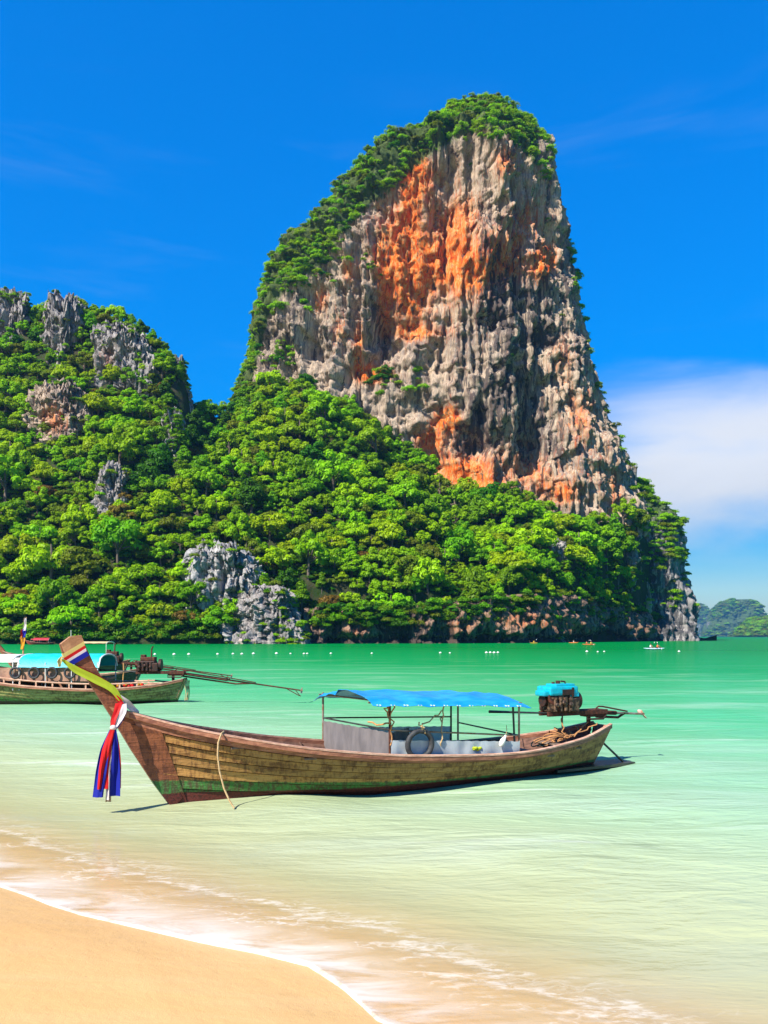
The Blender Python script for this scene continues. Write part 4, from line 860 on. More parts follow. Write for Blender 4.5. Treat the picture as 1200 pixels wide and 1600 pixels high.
BO = np.array([-3.31, 12.85]); BA = math.atan2(3.80, 7.41); BU = np.array([math.cos(BA), math.sin(BA)]); BV = np.array([-math.sin(BA), math.cos(BA)])
def loc(px, py, yl):
    """local boat point on the plane y = yl seen at a pixel of the photograph"""
    k = (px - HX) / F; Y = (yl + BO @ BV) / (k * BV[0] + BV[1]); p = np.array([k * Y, Y]) - BO
    return np.array([p @ BU, yl, CAMZ + (HY - py) / F * Y])

boat = empty('longtail_boat', (BO[0], BO[1], 0), BA, 'weathered ochre longtail boat with ribboned prow and blue canopy in the clear shallows', 'boat', 'longtail boats')
longtail_hull(boat, M['hull_ochre'], M['rail_wood'], M['rail_wood'], M['rail_pale'])
# stem: cheeks over the plank ends, and the post that rises into the prow
b = MB()
for side in (-1, 1):
    u = np.linspace(0.0, 1, 6)[:, None] * np.linspace(0.030, 0.050, 9)[None]; v = np.linspace(0.0, 0.90, 9)[None] + 0 * u
    b.grid(hull_pt(u, v, side, 0.034), 0.03)
b.build('stem_cheek', M['stem_wood'], boat)
fr_ = [(268, 1262), (240, 1225), (205, 1172), (178, 1127), (160, 1099), (128, 1050), (97, 1019), (93, 1007)]
bk_ = [(109, 995), (126, 993), (131, 1006), (147, 1040), (168, 1075), (196, 1110), (222, 1140), (255, 1195), (283, 1245)]
prow = make_prow(boat, BO, BA, M['stem_wood'], fr_, bk_, loc)
hd = [(93.5, 1006.5), (109, 994.5), (126, 992.5), (130, 1003), (100, 1021)]; q = [loc(px, py, 0) for px, py in hd]
MB().prism([(p[0], p[2]) for p in q], -0.095, 0.095).build('prow_head', M['end_wood'], boat)
q0, q1, q2, q3 = loc(170, 1104, -0.09), loc(216, 1118, -0.09), loc(218, 1128, -0.09), loc(178, 1114, -0.09)   # breast hook where the rails meet the stem
MB().prism([(p[0], p[2]) for p in (q0, q1, q2, q3)], -0.125, 0.125).build('breast_hook', M['end_wood'], boat)
# stern step at the waterline with its brace
MB().grid(np.array([[[7.2, -0.42, 0.055], [7.2, 0.42, 0.055]], [[8.5, -0.33, 0.05], [8.5, 0.33, 0.05]], [[9.35, -0.22, 0.04], [9.35, 0.22, 0.04]]]), 0.05).build('stern_step', M['step_wood'], boat)
MB().tube([(8.52, -0.12, 0.52), (9.1, -0.14, 0.05)], 0.022, 6).build('step_brace', M['dark_pipe'], boat)
# canopy frame
pn, pf = -0.84, 0.98; TF, TR = loc(609, 1170, -0.84)[0], loc(811, 1170, -0.84)[0]
posts = [((TF, pn, 0.4), (TF, pn, 1.53), 'rust'), ((TR, pn, 0.36), (TR, pn, 1.42), 'steel'), ((2.98, pf, 0.6), (2.98, pf, 1.58), 'steel'), ((4.35, pf, 0.5), (4.35, pf, 1.55), 'steel'), ((5.70, pf, 0.46), (5.70, pf, 1.46), 'dark_pipe'), ((5.86, pf, 0.46), (5.86, pf, 1.44), 'steel'), ((TR - 0.08, pn, 0.36), (TR - 0.1, pn + 0.05, 1.41), 'dark_pipe')]
for a_, c_, mm in posts: MB().tube([a_, c_], 0.019, 8).build('post', M[mm], boat, True)
for a_, c_, mm in [((2.98, pf, 1.12), (5.70, pf, 1.02), 'dark_pipe'), ((TF, pn, 1.06), (TR, pn, 0.83), 'steel'), ((2.98, pf, 1.12), (TF, pn, 1.06), 'dark_pipe'), ((2.9, pf, 1.545), (5.95, pf, 1.43), 'steel'), ((3.0, pn, 1.525), (6.05, pn, 1.405), 'steel'), ((5.86, pf, 0.9), (TR, pn, 0.83), 'steel'),
                   ((2.95, pf, 1.545), (TF, pn, 1.515), 'steel'), ((5.86, pf, 1.43), (TR, pn, 1.405), 'steel')]:
    MB().tube([a_, c_], 0.015, 7).build('frame_rail', M[mm], boat, True)
# blue tarpaulin: sags between hoops, lashed along the edge
nu, nv = 40, 19; U, V_ = np.meshgrid(np.linspace(0, 1, nu), np.linspace(-1, 1, nv), indexing='ij')
tx = 2.84 + 0.065 * (1 - V_) + U * (3.06 + 0.03 * (1 - V_)); ty_ = V_ * 1.08
tz = 1.555 + 0.0 * V_ - 0.135 * U + 0.14 * (1 - V_**2) * (1 - 0.25 * np.sin(U * math.pi * 3) ** 2) - 0.05 * (V_**8) - 0.09 * np.exp(-U / 0.03) * (V_ > 0.2) + 0.016 * fbm(U * 16, V_ * 5, 0, 3, 3) - 0.012 * np.abs(np.sin(U * 22)) * V_**4 - 0.05 * sstep(U, 0.93, 1)
cano = MB().grid(np.stack([tx, ty_, tz], -1), 0.006).build('canopy', M['tarp'], boat, True)
b = MB()
for k in range(12): xx = 3.05 + 0.25 * k; b.tube([(xx, -1.09, 1.505 - 0.135 * (xx - 2.9) / 3.1), (xx + 0.02, -0.86, 1.505 - 0.12 * (xx - 3) / 3.05), (xx + 0.06, -1.085, 1.50 - 0.135 * (xx - 2.9) / 3.1)], 0.008, 5)
b.build('lashing', M['jug'], cano)
# curtains
def curtain(A, B, zt, zb, mat, folds, amp, name='curtain'):
    A, B = np.array(A, float), np.array(B, float); n = 44; s = np.linspace(0, 1, n)[:, None]; v = np.linspace(0, 1, 7)[None]
    d_ = (B - A) / np.linalg.norm(B - A); nrm = np.array([d_[1], -d_[0]]); w_ = amp * (np.sin(s * folds * 6.28 + 1.4 * np.sin(s * 11)) * (0.3 + 0.7 * v) + 0.6 * vnoise(s * 17, v * 3, folds, 9))
    xy = A + (B - A) * s[..., None] + nrm * w_[..., None]; top = (zt[0] + (zt[1] - zt[0]) * s) - 0.012 * np.sin(s * folds * 6.28) ** 2; bot = zb[0] + (zb[1] - zb[0]) * s
    z = bot + (top - bot) * (1 - v); return MB().grid(np.dstack([xy, z]), 0.004).build(name, mat, boat, True)
curtain((2.98, pf), (TF, pn), (1.075, 1.02), (0.52, 0.50), M['curtain_grey'], 5, 0.022)
curtain((TF + 0.01, pn - 0.02), (TR, pn - 0.02), (0.90, 0.73), (0.45, 0.38), M['curtain_clear'], 7, 0.018)
curtain((3.0, pf), (5.70, pf), (0.95, 0.84), (0.60, 0.5), M['curtain_clear'], 7, 0.018)
curtain((TF + 0.02, pn + 0.06), (4.25, pn + 0.9), (1.0, 0.98), (0.58, 0.56), M['curtain_grey'], 4, 0.02)

def thing_mesh(b, name, mat, label, cat, smooth=True, parent=None, group=None):
    o = b.build(name, mat, parent, smooth); return tag(o, label, cat, group)
LB = boat.matrix_basis.copy() if False else Matrix.Translation((BO[0], BO[1], 0)) @ Matrix.Rotation(BA, 4, 'Z')
def on_boat(o): o.matrix_basis = LB; return o                               # rides on the big boat without being a part of it

c_ = loc(656, 1163, -0.915); o = thing_mesh(MB().ring(c_, (0.03, 1, 0.06), 0.225, 0.045, 36, 12, 1.0), 'tyre', M['rubber'], 'black tyre hung as a fender on the side of the blue canopied boat', 'tyre'); on_boat(o)
def wig(a_, c_, n, amp, sag=0.0, sd=1):
    a_, c_ = np.array(a_, float), np.array(c_, float); r_ = np.random.default_rng(sd); s = np.linspace(0, 1, n)[:, None]; p = a_ + (c_ - a_) * s; p[:, 2] -= sag * 4 * (s * (1 - s))[:, 0]; p[1:-1] += r_.normal(size=(n - 2, 3)) * amp; return p
def rope(paths, label, mat='rope', r_=0.012):
    b = MB()
    for p in paths: b.tube(p, r_, 6)
    return on_boat(thing_mesh(b, 'rope', M[mat], label, 'rope'))
rope([wig(loc(609, 1096, pn), loc(606, 1118, pn), 7, 0.02, 0, 1), wig(loc(606, 1100, pn - .03), loc(611, 1140, pn - .03), 9, 0.025, 0, 2), wig(loc(612, 1098, pn), loc(610, 1165, pn - .02), 10, 0.018, 0, 3), wig(loc(611, 1130, pn), loc(575, 1128, pn + 0.5), 6, 0.01, 0.03, 4)], 'rope knotted round the front canopy post of the big boat', 'old_rope', 0.014)
rope([wig(loc(694, 1099, pn), loc(690, 1128, pn), 7, 0.02, 0, 5), wig(loc(690, 1110, pn), loc(661, 1131, pn - .08), 7, 0.012, 0.03, 6), wig(loc(692, 1118, pn), loc(689, 1165, pn - .04), 9, 0.014, 0, 7), wig(loc(660, 1130, pn - .1), loc(664, 1146, pn - .15), 6, 0.015, 0, 8), wig(loc(655, 1128, pn - .1), loc(660, 1140, pn - .16), 6, 0.02, 0, 9)], 'rope holding the black tyre to the canopy rail')
b = MB(); c_ = loc(785, 1159, pn - 0.08); b.ball((0, 0, 0), (0.05, 0.05, 0.10), 12, 8); b.tube([(0, 0, 0.09), (0, 0, 0.13)], 0.02, 8)
o = b.build('jug', M['jug'], None, True); o.matrix_basis = LB @ Matrix.Translation(c_) @ Matrix.Rotation(0.6, 4, 'Y'); tag(o, 'white plastic jug tied to the rear of the boat canopy rail', 'jug')
k_ = MB().tube([(0, 0, 0.13), (-0.02, 0.02, 0.22), (-0.06, 0.05, 0.30)], 0.006, 5).build('string', M['rope'], o)
b = MB(); c_ = loc(745, 1172, pn - 0.02); rr = random.Random(3)
for k in range(9): b.ball((rr.uniform(-.1, .1), rr.uniform(-.03, .03), rr.uniform(0, .05)), (0.04, 0.03, 0.025), 7, 5)
o = b.build('garland', M['ribbon_lime'], None, True); o.matrix_basis = LB @ Matrix.Translation(c_); tag(o, 'small yellow green garland lying on the side rail of the big boat', 'garland')
rope([[loc(350, 1143, -0.52), loc(346, 1146, -0.68), loc(341, 1160, -0.74), loc(340, 1180, -0.76), loc(343, 1205, -0.78), loc(350, 1232, -0.84), loc(358, 1250, -0.9), loc(366, 1263, -0.96)]], 'thin mooring rope hanging from the bow side into the water', 'rope', 0.014)
b_paths = []; rr = np.random.default_rng(12)
for k in range(5):
    a0 = np.array([7.0 + 0.22 * k, -0.25 + 0.1 * k, 0.52 + 0.03 * k]); ang_ = np.linspace(0, 6.6, 22); rad = 0.16 + 0.05 * rr.random()
    b_paths.append(a0 + np.stack([rad * 1.5 * np.cos(ang_), rad * np.sin(ang_), 0.05 + 0.07 * np.sin(ang_ * 1.5 + k) + 0.006 * ang_], -1))
b_paths.append(wig((8.4, 0.05, 0.93), (7.3, -0.3, 0.60), 14, 0.02, 0.08, 10)); b_paths.append(wig((7.55, -0.1, 1.0), (7.6, -0.2, 0.55), 8, 0.02, 0, 11)); b_paths.append(wig((8.45, -0.1, 0.86), (6.7, -0.45, 0.55), 16, 0.02, 0.06, 13))
rope(b_paths, 'orange rope lying in loose coils in the open stern', 'old_rope', 0.013)

# ribbons on the prow
def strip(path, widths, parent, mat, name='ribbon', thick=0.004, wave=0.0, sd=0, across=None):
    """a cloth band along a path of local points; widths in metres; across = direction of its width"""
    P = np.array(path, float); n = 26; s0 = np.linspace(0, 1, len(P)); s = np.linspace(0, 1, n); P = np.stack([cr(s0, P[:, i], s) for i in range(3)], -1); w_ = np.interp(s, np.linspace(0, 1, len(widths)), widths)
    T = np.gradient(P, axis=0); T /= np.linalg.norm(T, axis=1, keepdims=True); out = np.array([0, -1.0, 0]); A = np.cross(T, out) if across is None else np.broadcast_to(np.array(across, float), T.shape); A = A / np.linalg.norm(A, axis=1, keepdims=True)
    v = np.linspace(-0.5, 0.5, 7); G = P[:, None] + A[:, None] * (v[None, :, None] * w_[:, None, None])
    G[..., 1] += wave * (np.sin(v * 11 + sd)[None] * 0.6 + np.sin(v * 5 + sd * 2 + s[:, None] * 4)) * np.minimum(s * 3, 1)[:, None]
    return MB().grid(G, thick).build(name, mat, parent, True)
def wrap_band(c0, c1, c2, c3, half, parent, mat):
    """band round the prow: near-side quad corners (front-top, back-top, back-bottom, front-bottom) in local coords"""
    n0, n1, n2, n3 = [np.array([c[0], -half, c[2]]) for c in (c0, c1, c2, c3)]; f0, f1, f2, f3 = [p * np.array([1, -1, 1]) for p in (n0, n1, n2, n3)]
    ax = (n0 - n3); ax /= np.linalg.norm(ax); cr_ = (n1 - n0) / np.linalg.norm(n1 - n0) * 0.012
    top = [n0 - cr_, n1 + cr_, f1 + cr_, f0 - cr_]; bot = [n3 - cr_, n2 + cr_, f2 + cr_, f3 - cr_]; mid = [(a_ + c__) / 2 * 1 for a_, c__ in zip(top, bot)]
    G = np.array([top + top[:1], mid + mid[:1], bot + bot[:1]]); return MB().grid(G, 0.004).build('ribbon', mat, parent)
rw = on_boat(empty('ribbon_wrap', label='yellow red white and blue ribbons wound round the prow head of the nearest boat', cat='ribbons'))
edges = [((99.5, 1021), (130, 1003)), ((101.5, 1027), (131.5, 1009)), ((104, 1031.5), (133, 1013.5)), ((106, 1035), (134, 1018)), ((110, 1041), (138, 1025))]
for k, mt in enumerate(('ribbon_yellow', 'ribbon_red', 'ribbon_white', 'ribbon_blue')):
    (a0, a1), (d0, d1) = edges[k], edges[k + 1]; wrap_band(loc(*a0, -0.1), loc(*a1, -0.1), loc(*d1, -0.1), loc(*d0, -0.1), 0.1 + 0.002 * k, rw, M[mt])
sa = on_boat(empty('diagonal_sash', label='lime and red sash slung diagonally down the prow post', cat='ribbons'))
strip([loc(96, 1030, -0.12), loc(118, 1046, -0.125), loc(150, 1062, -0.125), loc(176, 1077, -0.12), loc(190, 1096, -0.12)], [0.03, 0.10, 0.115, 0.10, 0.06], sa, M['ribbon_lime'], wave=0.006)
strip([loc(122, 1041, -0.112), loc(136, 1052, -0.113), loc(152, 1060, -0.112), loc(170, 1068, -0.11)], [0.02, 0.09, 0.10, 0.04], sa, M['ribbon_maroon'], wave=0.004)
strip([loc(97, 1026, -0.13), loc(93, 1034, -0.15), loc(93, 1042, -0.16)], [0.03, 0.07, 0.03], sa, M['ribbon_yellow'], wave=0.01)
strip([loc(186, 1088, -0.11), loc(198, 1098, -0.10), loc(206, 1106, -0.06), loc(216, 1112, 0.0)], [0.06, 0.10, 0.10, 0.03], sa, M['ribbon_white'], wave=0.012)
strip([loc(178, 1084, -0.115), loc(186, 1094, -0.13), loc(194, 1104, -0.14)], [0.03, 0.07, 0.05], sa, M['ribbon_red'], wave=0.008)
strip([loc(198, 1102, -0.02), loc(207, 1108, 0.05), loc(217, 1113, 0.1)], [0.03, 0.05, 0.02], sa, M['ribbon_blue'], wave=0.01)
hb_ = on_boat(empty('hanging_ribbons', label='long red white and blue ribbons knotted at the bow and hanging over the water', cat='ribbons'))
yh = -0.30
strip([loc(186, 1098, -0.15), loc(182, 1112, -0.22), loc(177, 1126, -0.27), loc(176, 1140, yh)], [0.11, 0.09, 0.08, 0.05], hb_, M['ribbon_red'], wave=0.008, across=(1, 0, 0.15))
strip([loc(193, 1100, -0.16), loc(192, 1112, -0.23), loc(186, 1126, -0.27), loc(179, 1140, yh)], [0.09, 0.10, 0.09, 0.03], hb_, M['ribbon_white'], wave=0.008, across=(1, 0, 0.15))
strip([loc(197, 1106, -0.14), loc(195, 1116, -0.23), loc(188, 1130, -0.27), loc(181, 1140, yh)], [0.03, 0.03, 0.03, 0.02], hb_, M['ribbon_blue'], wave=0.004, across=(1, 0, 0.15))
MB().ball(loc(177, 1137, yh - 0.01), (0.05, 0.04, 0.04), 10, 7).build('knot', M['ribbon_white'], hb_, True)
for path, wd, mt, dy, sd in [([(174, 1140), (164, 1170), (158, 1205), (153, 1246)], [0.05, 0.12, 0.14, 0.14], 'ribbon_blue', 0.0, 0), ([(176, 1139), (168, 1168), (164, 1200), (160, 1233)], [0.06, 0.13, 0.17, 0.15], 'ribbon_red', -0.03, 1), ([(177, 1139), (172, 1170), (169, 1205), (168.5, 1250)], [0.03, 0.05, 0.06, 0.05], 'ribbon_white', -0.012, 2),
                             ([(179, 1140), (178, 1170), (178, 1205), (177.5, 1244)], [0.05, 0.13, 0.17, 0.17], 'ribbon_blue', -0.022, 3), ([(180, 1141), (184, 1170), (186, 1200), (186.5, 1232)], [0.03, 0.05, 0.06, 0.05], 'ribbon_red', 0.0, 4), ([(178, 1150), (172, 1190), (170, 1225), (169, 1253)], [0.02, 0.05, 0.07, 0.08], 'ribbon_cream', 0.02, 5)]:
    strip([loc(px, py, yh + dy) for px, py in path], wd, hb_, M[mt], wave=0.022, sd=sd * 1.7, across=(1, -0.25, 0))

# ---- engines
def make_engine(parent_m, pivot, cover, tail, droop, label, scale=1.0, bracket=False, swing=0.0):
    """longtail engine on its pivot; local x runs aft, the block sits before the pivot"""
    e = empty('longtail_engine', label=label, cat='engine', group='longtail engines'); e.matrix_basis = parent_m @ Matrix.Translation(pivot) @ Matrix.Rotation(swing, 4, 'Z') @ Matrix.Scale(scale, 4)
    b = MB(); b.box((-0.90, 0, 0.36), (0.62, 0.44, 0.36), bevel=0.04); b.box((-0.62, -0.02, 0.32), (0.3, 0.5, 0.3), bevel=0.03)
    for k in range(4): b.tube([(-1.12 + 0.14 * k, -0.24, 0.20), (-1.12 + 0.14 * k, -0.24, 0.50)], 0.045, 9)
    for k in range(3): b.ball((-1.1 + 0.19 * k, -0.27, 0.33 + 0.05 * (k % 2)), (0.06, 0.05, 0.06), 9, 6)
    b.build('engine_block', M['oily'] if cover else M['black_iron'], e)
    MB().tube([(-1.24, -0.16, 0.55), (-1.22, -0.18, 0.42), (-1.08, -0.24, 0.32), (-0.98, -0.2, 0.2)], 0.045, 8).build('manifold', M['rust'], e, True)
    b = MB(); b.tube([(-1.235, 0.0, 0.42), (-1.29, 0, 0.42)], 0.13, 18); b.tube([(-1.26, 0, 0.42), (-1.265, 0.06, 0.2)], 0.03, 6); b.build('pulley', M['black_iron'], e, True)
    MB().tube([(-0.47, -0.05, 0.40), (-0.38, -0.05, 0.40)], 0.20, 20).build('flywheel_housing', M['black_iron'], e, True)
    if cover:
        cv = MB(); cv.box((-0.87, 0, 0.63), (0.76, 0.5, 0.20), bevel=0.05); cv.box((-0.80, -0.01, 0.745), (0.52, 0.36, 0.06), bevel=0.02); cv.box((-1.28, -0.03, 0.58), (0.2, 0.34, 0.12), bevel=0.035); cv.box((-0.58, -0.01, 0.54), (0.24, 0.46, 0.10), bevel=0.02); c0 = cv.build('engine_cover', M['turq'], e)
        p_ = MB(); p_.box((-0.80, -0.262, 0.60), (0.28, 0.02, 0.12), bevel=0.006); p_.box((-0.66, -0.266, 0.60), (0.05, 0.025, 0.20), bevel=0.006); p_.build('cover_latch', M['black_iron'], c0)
        p_ = MB(); p_.tube([(-0.86, 0, 0.77), (-0.86, 0, 0.84)], 0.05, 10); p_.tube([(-0.95, 0.05, 0.77), (-0.95, 0.05, 0.81)], 0.035, 10); p_.tube([(-0.70, -0.06, 0.76), (-0.72, -0.06, 0.82), (-0.83, -0.06, 0.83)], 0.018, 7); p_.build('filler_cap', M['rust'], c0, True)
    else:
        p_ = MB(); p_.box((-0.85, 0, 0.60), (0.5, 0.36, 0.14), bevel=0.03); p_.box((-1.02, 0, 0.70), (0.16, 0.22, 0.1), bevel=0.02); p_.tube([(-0.74, -0.05, 0.62), (-0.73, -0.05, 0.95), (-0.68, -0.05, 1.04)], 0.028, 7); p_.build('exhaust_stack', M['rust'], e)
    b = MB()
    for sy in (-0.14, 0.14): b.box((-0.42, sy, 0.13), (1.66, 0.07, 0.10), bevel=0.008)
    b.box((-0.9, 0, 0.12), (0.10, 0.36, 0.08)); b.box((0.12, 0, 0.10), (0.5, 0.30, 0.16), bevel=0.02); b.build('engine_bed', M['rust'], e)
    MB().tube([(-0.14, -0.15, 0.08), (-0.16, -0.15, -0.02), (0.30, -0.15, -0.03), (0.40, -0.15, 0.09)], 0.022, 7).build('bracket', M['black_iron'], e, True)
    MB().tube([(0.0, 0, 0.08), (0.0, 0, -0.22)], 0.05, 10).build('pivot_post', M['black_iron'], e, True)
    d_ = np.array([1, 0, -droop]); 
    b = MB(); p0 = np.array([0.3, 0, 0.10]); b.tube([p0, p0 + d_ * (tail * 0.38)], 0.05, 9); b.build('tail_housing', M['rust'], e, True)
    b = MB(); b.tube([p0 + d_ * tail * 0.3, p0 + d_ * tail], [0.03, 0.024], 8); b.build('drive_shaft', M['steel'] if cover else M['rust'], e, True)
    b = MB(); b.tube([(0.05, -0.13, 0.17), (0.16, -0.14, 0.25), (0.30, -0.12, 0.24), p0 + d_ * (tail * 0.62) + np.array([0, -0.04, 0.05])], 0.018, 6); b.tube([(0.3, 0.1, 0.0), p0 + d_ * tail * 0.45 + np.array([0, 0.02, -0.10]), p0 + d_ * tail * 0.58], 0.03, 7); b.build('stay', M['rust'], e, True)
    MB().tube([(-1.02, -0.1, 0.14), (-1.8, -0.12, 0.19), (-2.75, -0.13, 0.25)], [0.022, 0.022, 0.032], 7).build('tiller', M['dark_pipe'], e, True)
    end = p0 + d_ * tail
    if bracket:
        b = MB(); b.tube([end - d_ * 0.55, end + np.array([-0.12, 0, -0.16]), end + np.array([-0.02, 0, -0.2])], 0.016, 5); b.tube([end + np.array([-0.2, 0, 0]), end + np.array([-0.04, 0, -0.2])], 0.014, 5); b.build('skeg', M['rust'], e)
    pr = MB()
    for k in range(2):
        a_ = math.pi * k + 0.5; dv = np.array([0, math.cos(a_), math.sin(a_)]); ov = np.array([0.04, -math.sin(a_) * 0.05, math.cos(a_) * 0.05]); P = np.array([[end, end + ov * 0.6], [end + dv * 0.08 - ov * 0.7, end + dv * 0.08 + ov], [end + dv * 0.16 - ov * 0.3, end + dv * 0.16 + ov * 0.4]]); pr.grid(P, 0.008)
    pr.tube([end - d_ * 0.03, end + d_ * 0.05], 0.03, 8); pr.build('propeller', M['steel'], e)
    return e
eng = make_engine(LB, (8.36, 0.05, 0.97), True, 1.3, 0.07, 'rusty engine with a turquoise cover mounted on the stern of the nearest boat', 0.9)
MB().tube([(-0.82, -0.1, 0.10), (-0.82, -0.1, -0.36)], 0.018, 7).build('support_prop', M['dark_pipe'], eng, True)

# ---- the boats moored on the left
def far_boat(x_stern, y, sc_, yaw, mat, label, top='rail_wood'):
    m = Matrix.Translation((x_stern, y, 0)) @ Matrix.Rotation(yaw, 4, 'Z') @ Matrix.Scale(sc_, 4) @ Matrix.Translation((-8.66, 0, 0))
    r_ = empty('longtail_boat', label=label, cat='boat', group='longtail boats'); r_.matrix_basis = m; longtail_hull(r_, mat, mat, M[top], M['rail_pale'], False)
    MB().prism([(0.25, -0.2), (-0.95, 1.45), (-1.75, 2.55), (-1.5, 2.62), (-0.45, 1.35), (0.5, 0.2)], -0.08, 0.08).build('prow_post', M['stem_wood'], r_)
    return r_, m
def frame_canopy(r_, x0, x1, hw, z, sag, drop, mat, posts_=4, pipe='white_cloth'):
    nu = 24; U, V_ = np.meshgrid(np.linspace(0, 1, nu), np.linspace(-1, 1, 15), indexing='ij')
    zz = z + sag * (1 - V_**2) - drop * np.abs(V_) ** 10 + 0.012 * fbm(U * 9, V_ * 3, 1, 2, 5)
    MB().grid(np.stack([x0 + (x1 - x0) * U, V_ * hw, zz], -1), 0.008).build('canopy', mat, r_, True)
    for k in range(posts_):
        for sy in (-1, 1):
            xx = x0 + (x1 - x0) * (0.02 + 0.96 * k / (posts_ - 1)); MB().tube([(xx, sy * (hw - .05), 0.5), (xx, sy * (hw - .05), z - drop * 0.4)], 0.018, 6).build('post', M[pipe], r_)
    for k in (0, 1):
        xx = x0 + (x1 - x0) * (0.004 + 0.992 * k); vv_ = np.linspace(-1, 1, 11); MB().tube([(xx, v_ * hw * 1.01, z + sag * (1 - v_**2) - drop * abs(v_) ** 10 - 0.01) for v_ in vv_], 0.025, 6).build('hoop', M[pipe], r_)
b2, m2 = far_boat(-7.75, 32.4, 1.12, 0.0, M['hull_olive'], 'olive hulled longtail boat with cyan canopy and upper side rail moored at the left edge')
frame_canopy(b2, 3.25, 6.0, 0.98, 1.54, 0.17, 0.27, M['cyan'])
frame_canopy(b2, 0.2, 3.15, 0.98, 1.62, 0.07, 0.06, M['white_cloth'], 3)
for side in (-1, 1):                                                         # upper side rail on stanchions
    ts = np.linspace(0.4, 8.0, 30); zz = cr(SHEER_T, SHEER_Z, ts) + np.interp(ts, [0.4, 6, 7.4, 8.0], [0.2, 0.2, 0.15, 0.03]); yy = side * (cr(BEAM_T, BEAM, ts) - 0.02)
    MB().tube(np.stack([ts, yy, zz], -1), 0.028, 6).build('side_rail', M['rail_pale'], b2)
    for k in range(13):
        tq = 0.6 + 0.55 * k; MB().box((tq, side * (float(cr(BEAM_T, BEAM, tq)) - 0.02), float(cr(SHEER_T, SHEER_Z, tq)) + 0.1), (0.05, 0.03, 0.2)).build('stanchion', M['rail_pale'], b2)
MB().box((3.0, 0.0, 0.86), (6.2, 1.0, 0.10), bevel=0.02).build('bench', M['rail_wood'], b2)
n = 40; s_ = np.linspace(0, 1, n)[:, None]; v_ = np.linspace(0, 1, 5)[None]
MB().grid(np.dstack([0.3 + 5.6 * s_ + 0 * v_, -0.86 + 0.02 * np.sin(s_ * 60) + 0 * v_, 0.80 + 0.46 * v_ + 0 * s_]), 0.01).build('curtain', simple('brown canvas', (0.36, 0.2, 0.13), (0.24, 0.13, 0.09), 3, 0.8), b2, True)
for k, px in enumerate((24, 53, 81, 109)):
    X = (px - HX) / F * 31.3; o = thing_mesh(MB().ring((0, 0, 0), (0, 1, 0), 0.19, 0.045, 26, 9), 'tyre', M['rubber'], ['leftmost tyre', 'second tyre from the left', 'third tyre from the left', 'rightmost tyre'][k] + ' in the row hung along the cyan canopied boat', 'tyre', True, None, 'row of tyres on the cyan canopied boat'); o.location = (X, 31.3, 1.22)
rr = random.Random(8)
fs_ = on_boat(empty('flower_offering', label='red and yellow flowers lying in the stern of the cyan canopied boat', cat='flowers')); fs_.matrix_basis = m2 @ Matrix.Translation((6.75, -0.35, 0.62))
for col_, nm in (('ribbon_red', 'red_flowers'), ('ribbon_orange', 'orange_flowers')):
    b = MB(); [b.ball((rr.uniform(-.55, .55), rr.uniform(-.12, .12), rr.uniform(-.03, .06)), 0.06, 7, 5) for _ in range(12)]; b.build(nm, M[col_], fs_)
make_engine(m2, (8.25, 0, 0.93), False, 4.15, 0.145, 'black rusty engine with a very long drive shaft on the cyan canopied boat', 1.0, True, 0.02)
b = MB()
for k in range(7): b.tube([(8.66 + 0.02 * k, -0.2 + 0.06 * k, 0.78), (8.74 + 0.03 * (k % 3), -0.22 + 0.06 * k, 0.4), (8.70 + 0.05 * (k % 2), -0.2 + 0.07 * k, 0.1)], 0.014, 5)
b.build('stern_fringe', M['rope'], b2)
b3, m3 = far_boat(-12.55, 43.0, 1.12, 0.0, M['hull_dark'], 'dark longtail boat lying just behind the cyan canopied one', 'inside')
frame_canopy(b3, 1.0, 5.2, 0.9, 1.25, 0.1, 0.1, M['white_cloth'], 4)
make_engine(m3, (8.2, 0, 0.95), False, 4.3, 0.13, 'bare black engine on the stern of the dark boat behind', 1.0, True, 0.03)
ro = thing_mesh(MB().tube([(8.0, -0.5, 1.1), (8.02, -0.52, 0.8), (7.98, -0.5, 0.35), (8.0, -0.55, 0.05)], 0.03, 6), 'rope', M['old_rope'], 'orange rope hanging at the stern of the dark boat behind', 'rope'); ro.matrix_basis = m3
b4, m4 = far_boat(-19.0, 62.0, 1.0, 0.0, M['hull_dark'], 'longtail boat with a thin beige awning behind the other moored boats', 'inside')
frame_canopy(b4, 4.4, 7.3, 0.9, 2.12, 0.08, 0.04, M['beige_cloth'], 2)
MB().tube([(4.6, -0.7, 0.5), (4.6, -0.7, 3.05)], 0.022, 6).build('mast', M['white_cloth'], b4)
# flag on a pole
fp_ = empty('flag_pole', tuple(W3(35, 1026, 33.6)), 0, 'thin pole with white blue and yellow ribbons standing at the far left boat', 'flag pole')
MB().tube([(0, 0, -0.6), (0.05, 0, 0.5), (0.16, 0, 1.60)], [0.035, 0.03, 0.02], 7).build('pole', M['end_wood'], fp_)
for (x0, z0, x1, z1, w0, w1, mt) in [(0.15, 1.55, 0.10, 1.05, 0.05, 0.16, 'ribbon_white'), (0.11, 1.12, 0.06, 0.78, 0.14, 0.16, 'ribbon_blue'), (0.0, 1.1, -0.05, 0.70, 0.06, 0.12, 'ribbon_maroon'), (0.05, 0.82, 0.0, 0.30, 0.18, 0.14, 'ribbon_orange')]:
    strip([(x0, -0.05, z0), ((x0 + x1) / 2 + 0.02, -0.06, (z0 + z1) / 2), (x1, -0.05, z1)], [w0, (w0 + w1) / 2, w1], fp_, M[mt], wave=0.03, across=(1, 0.1, 0))

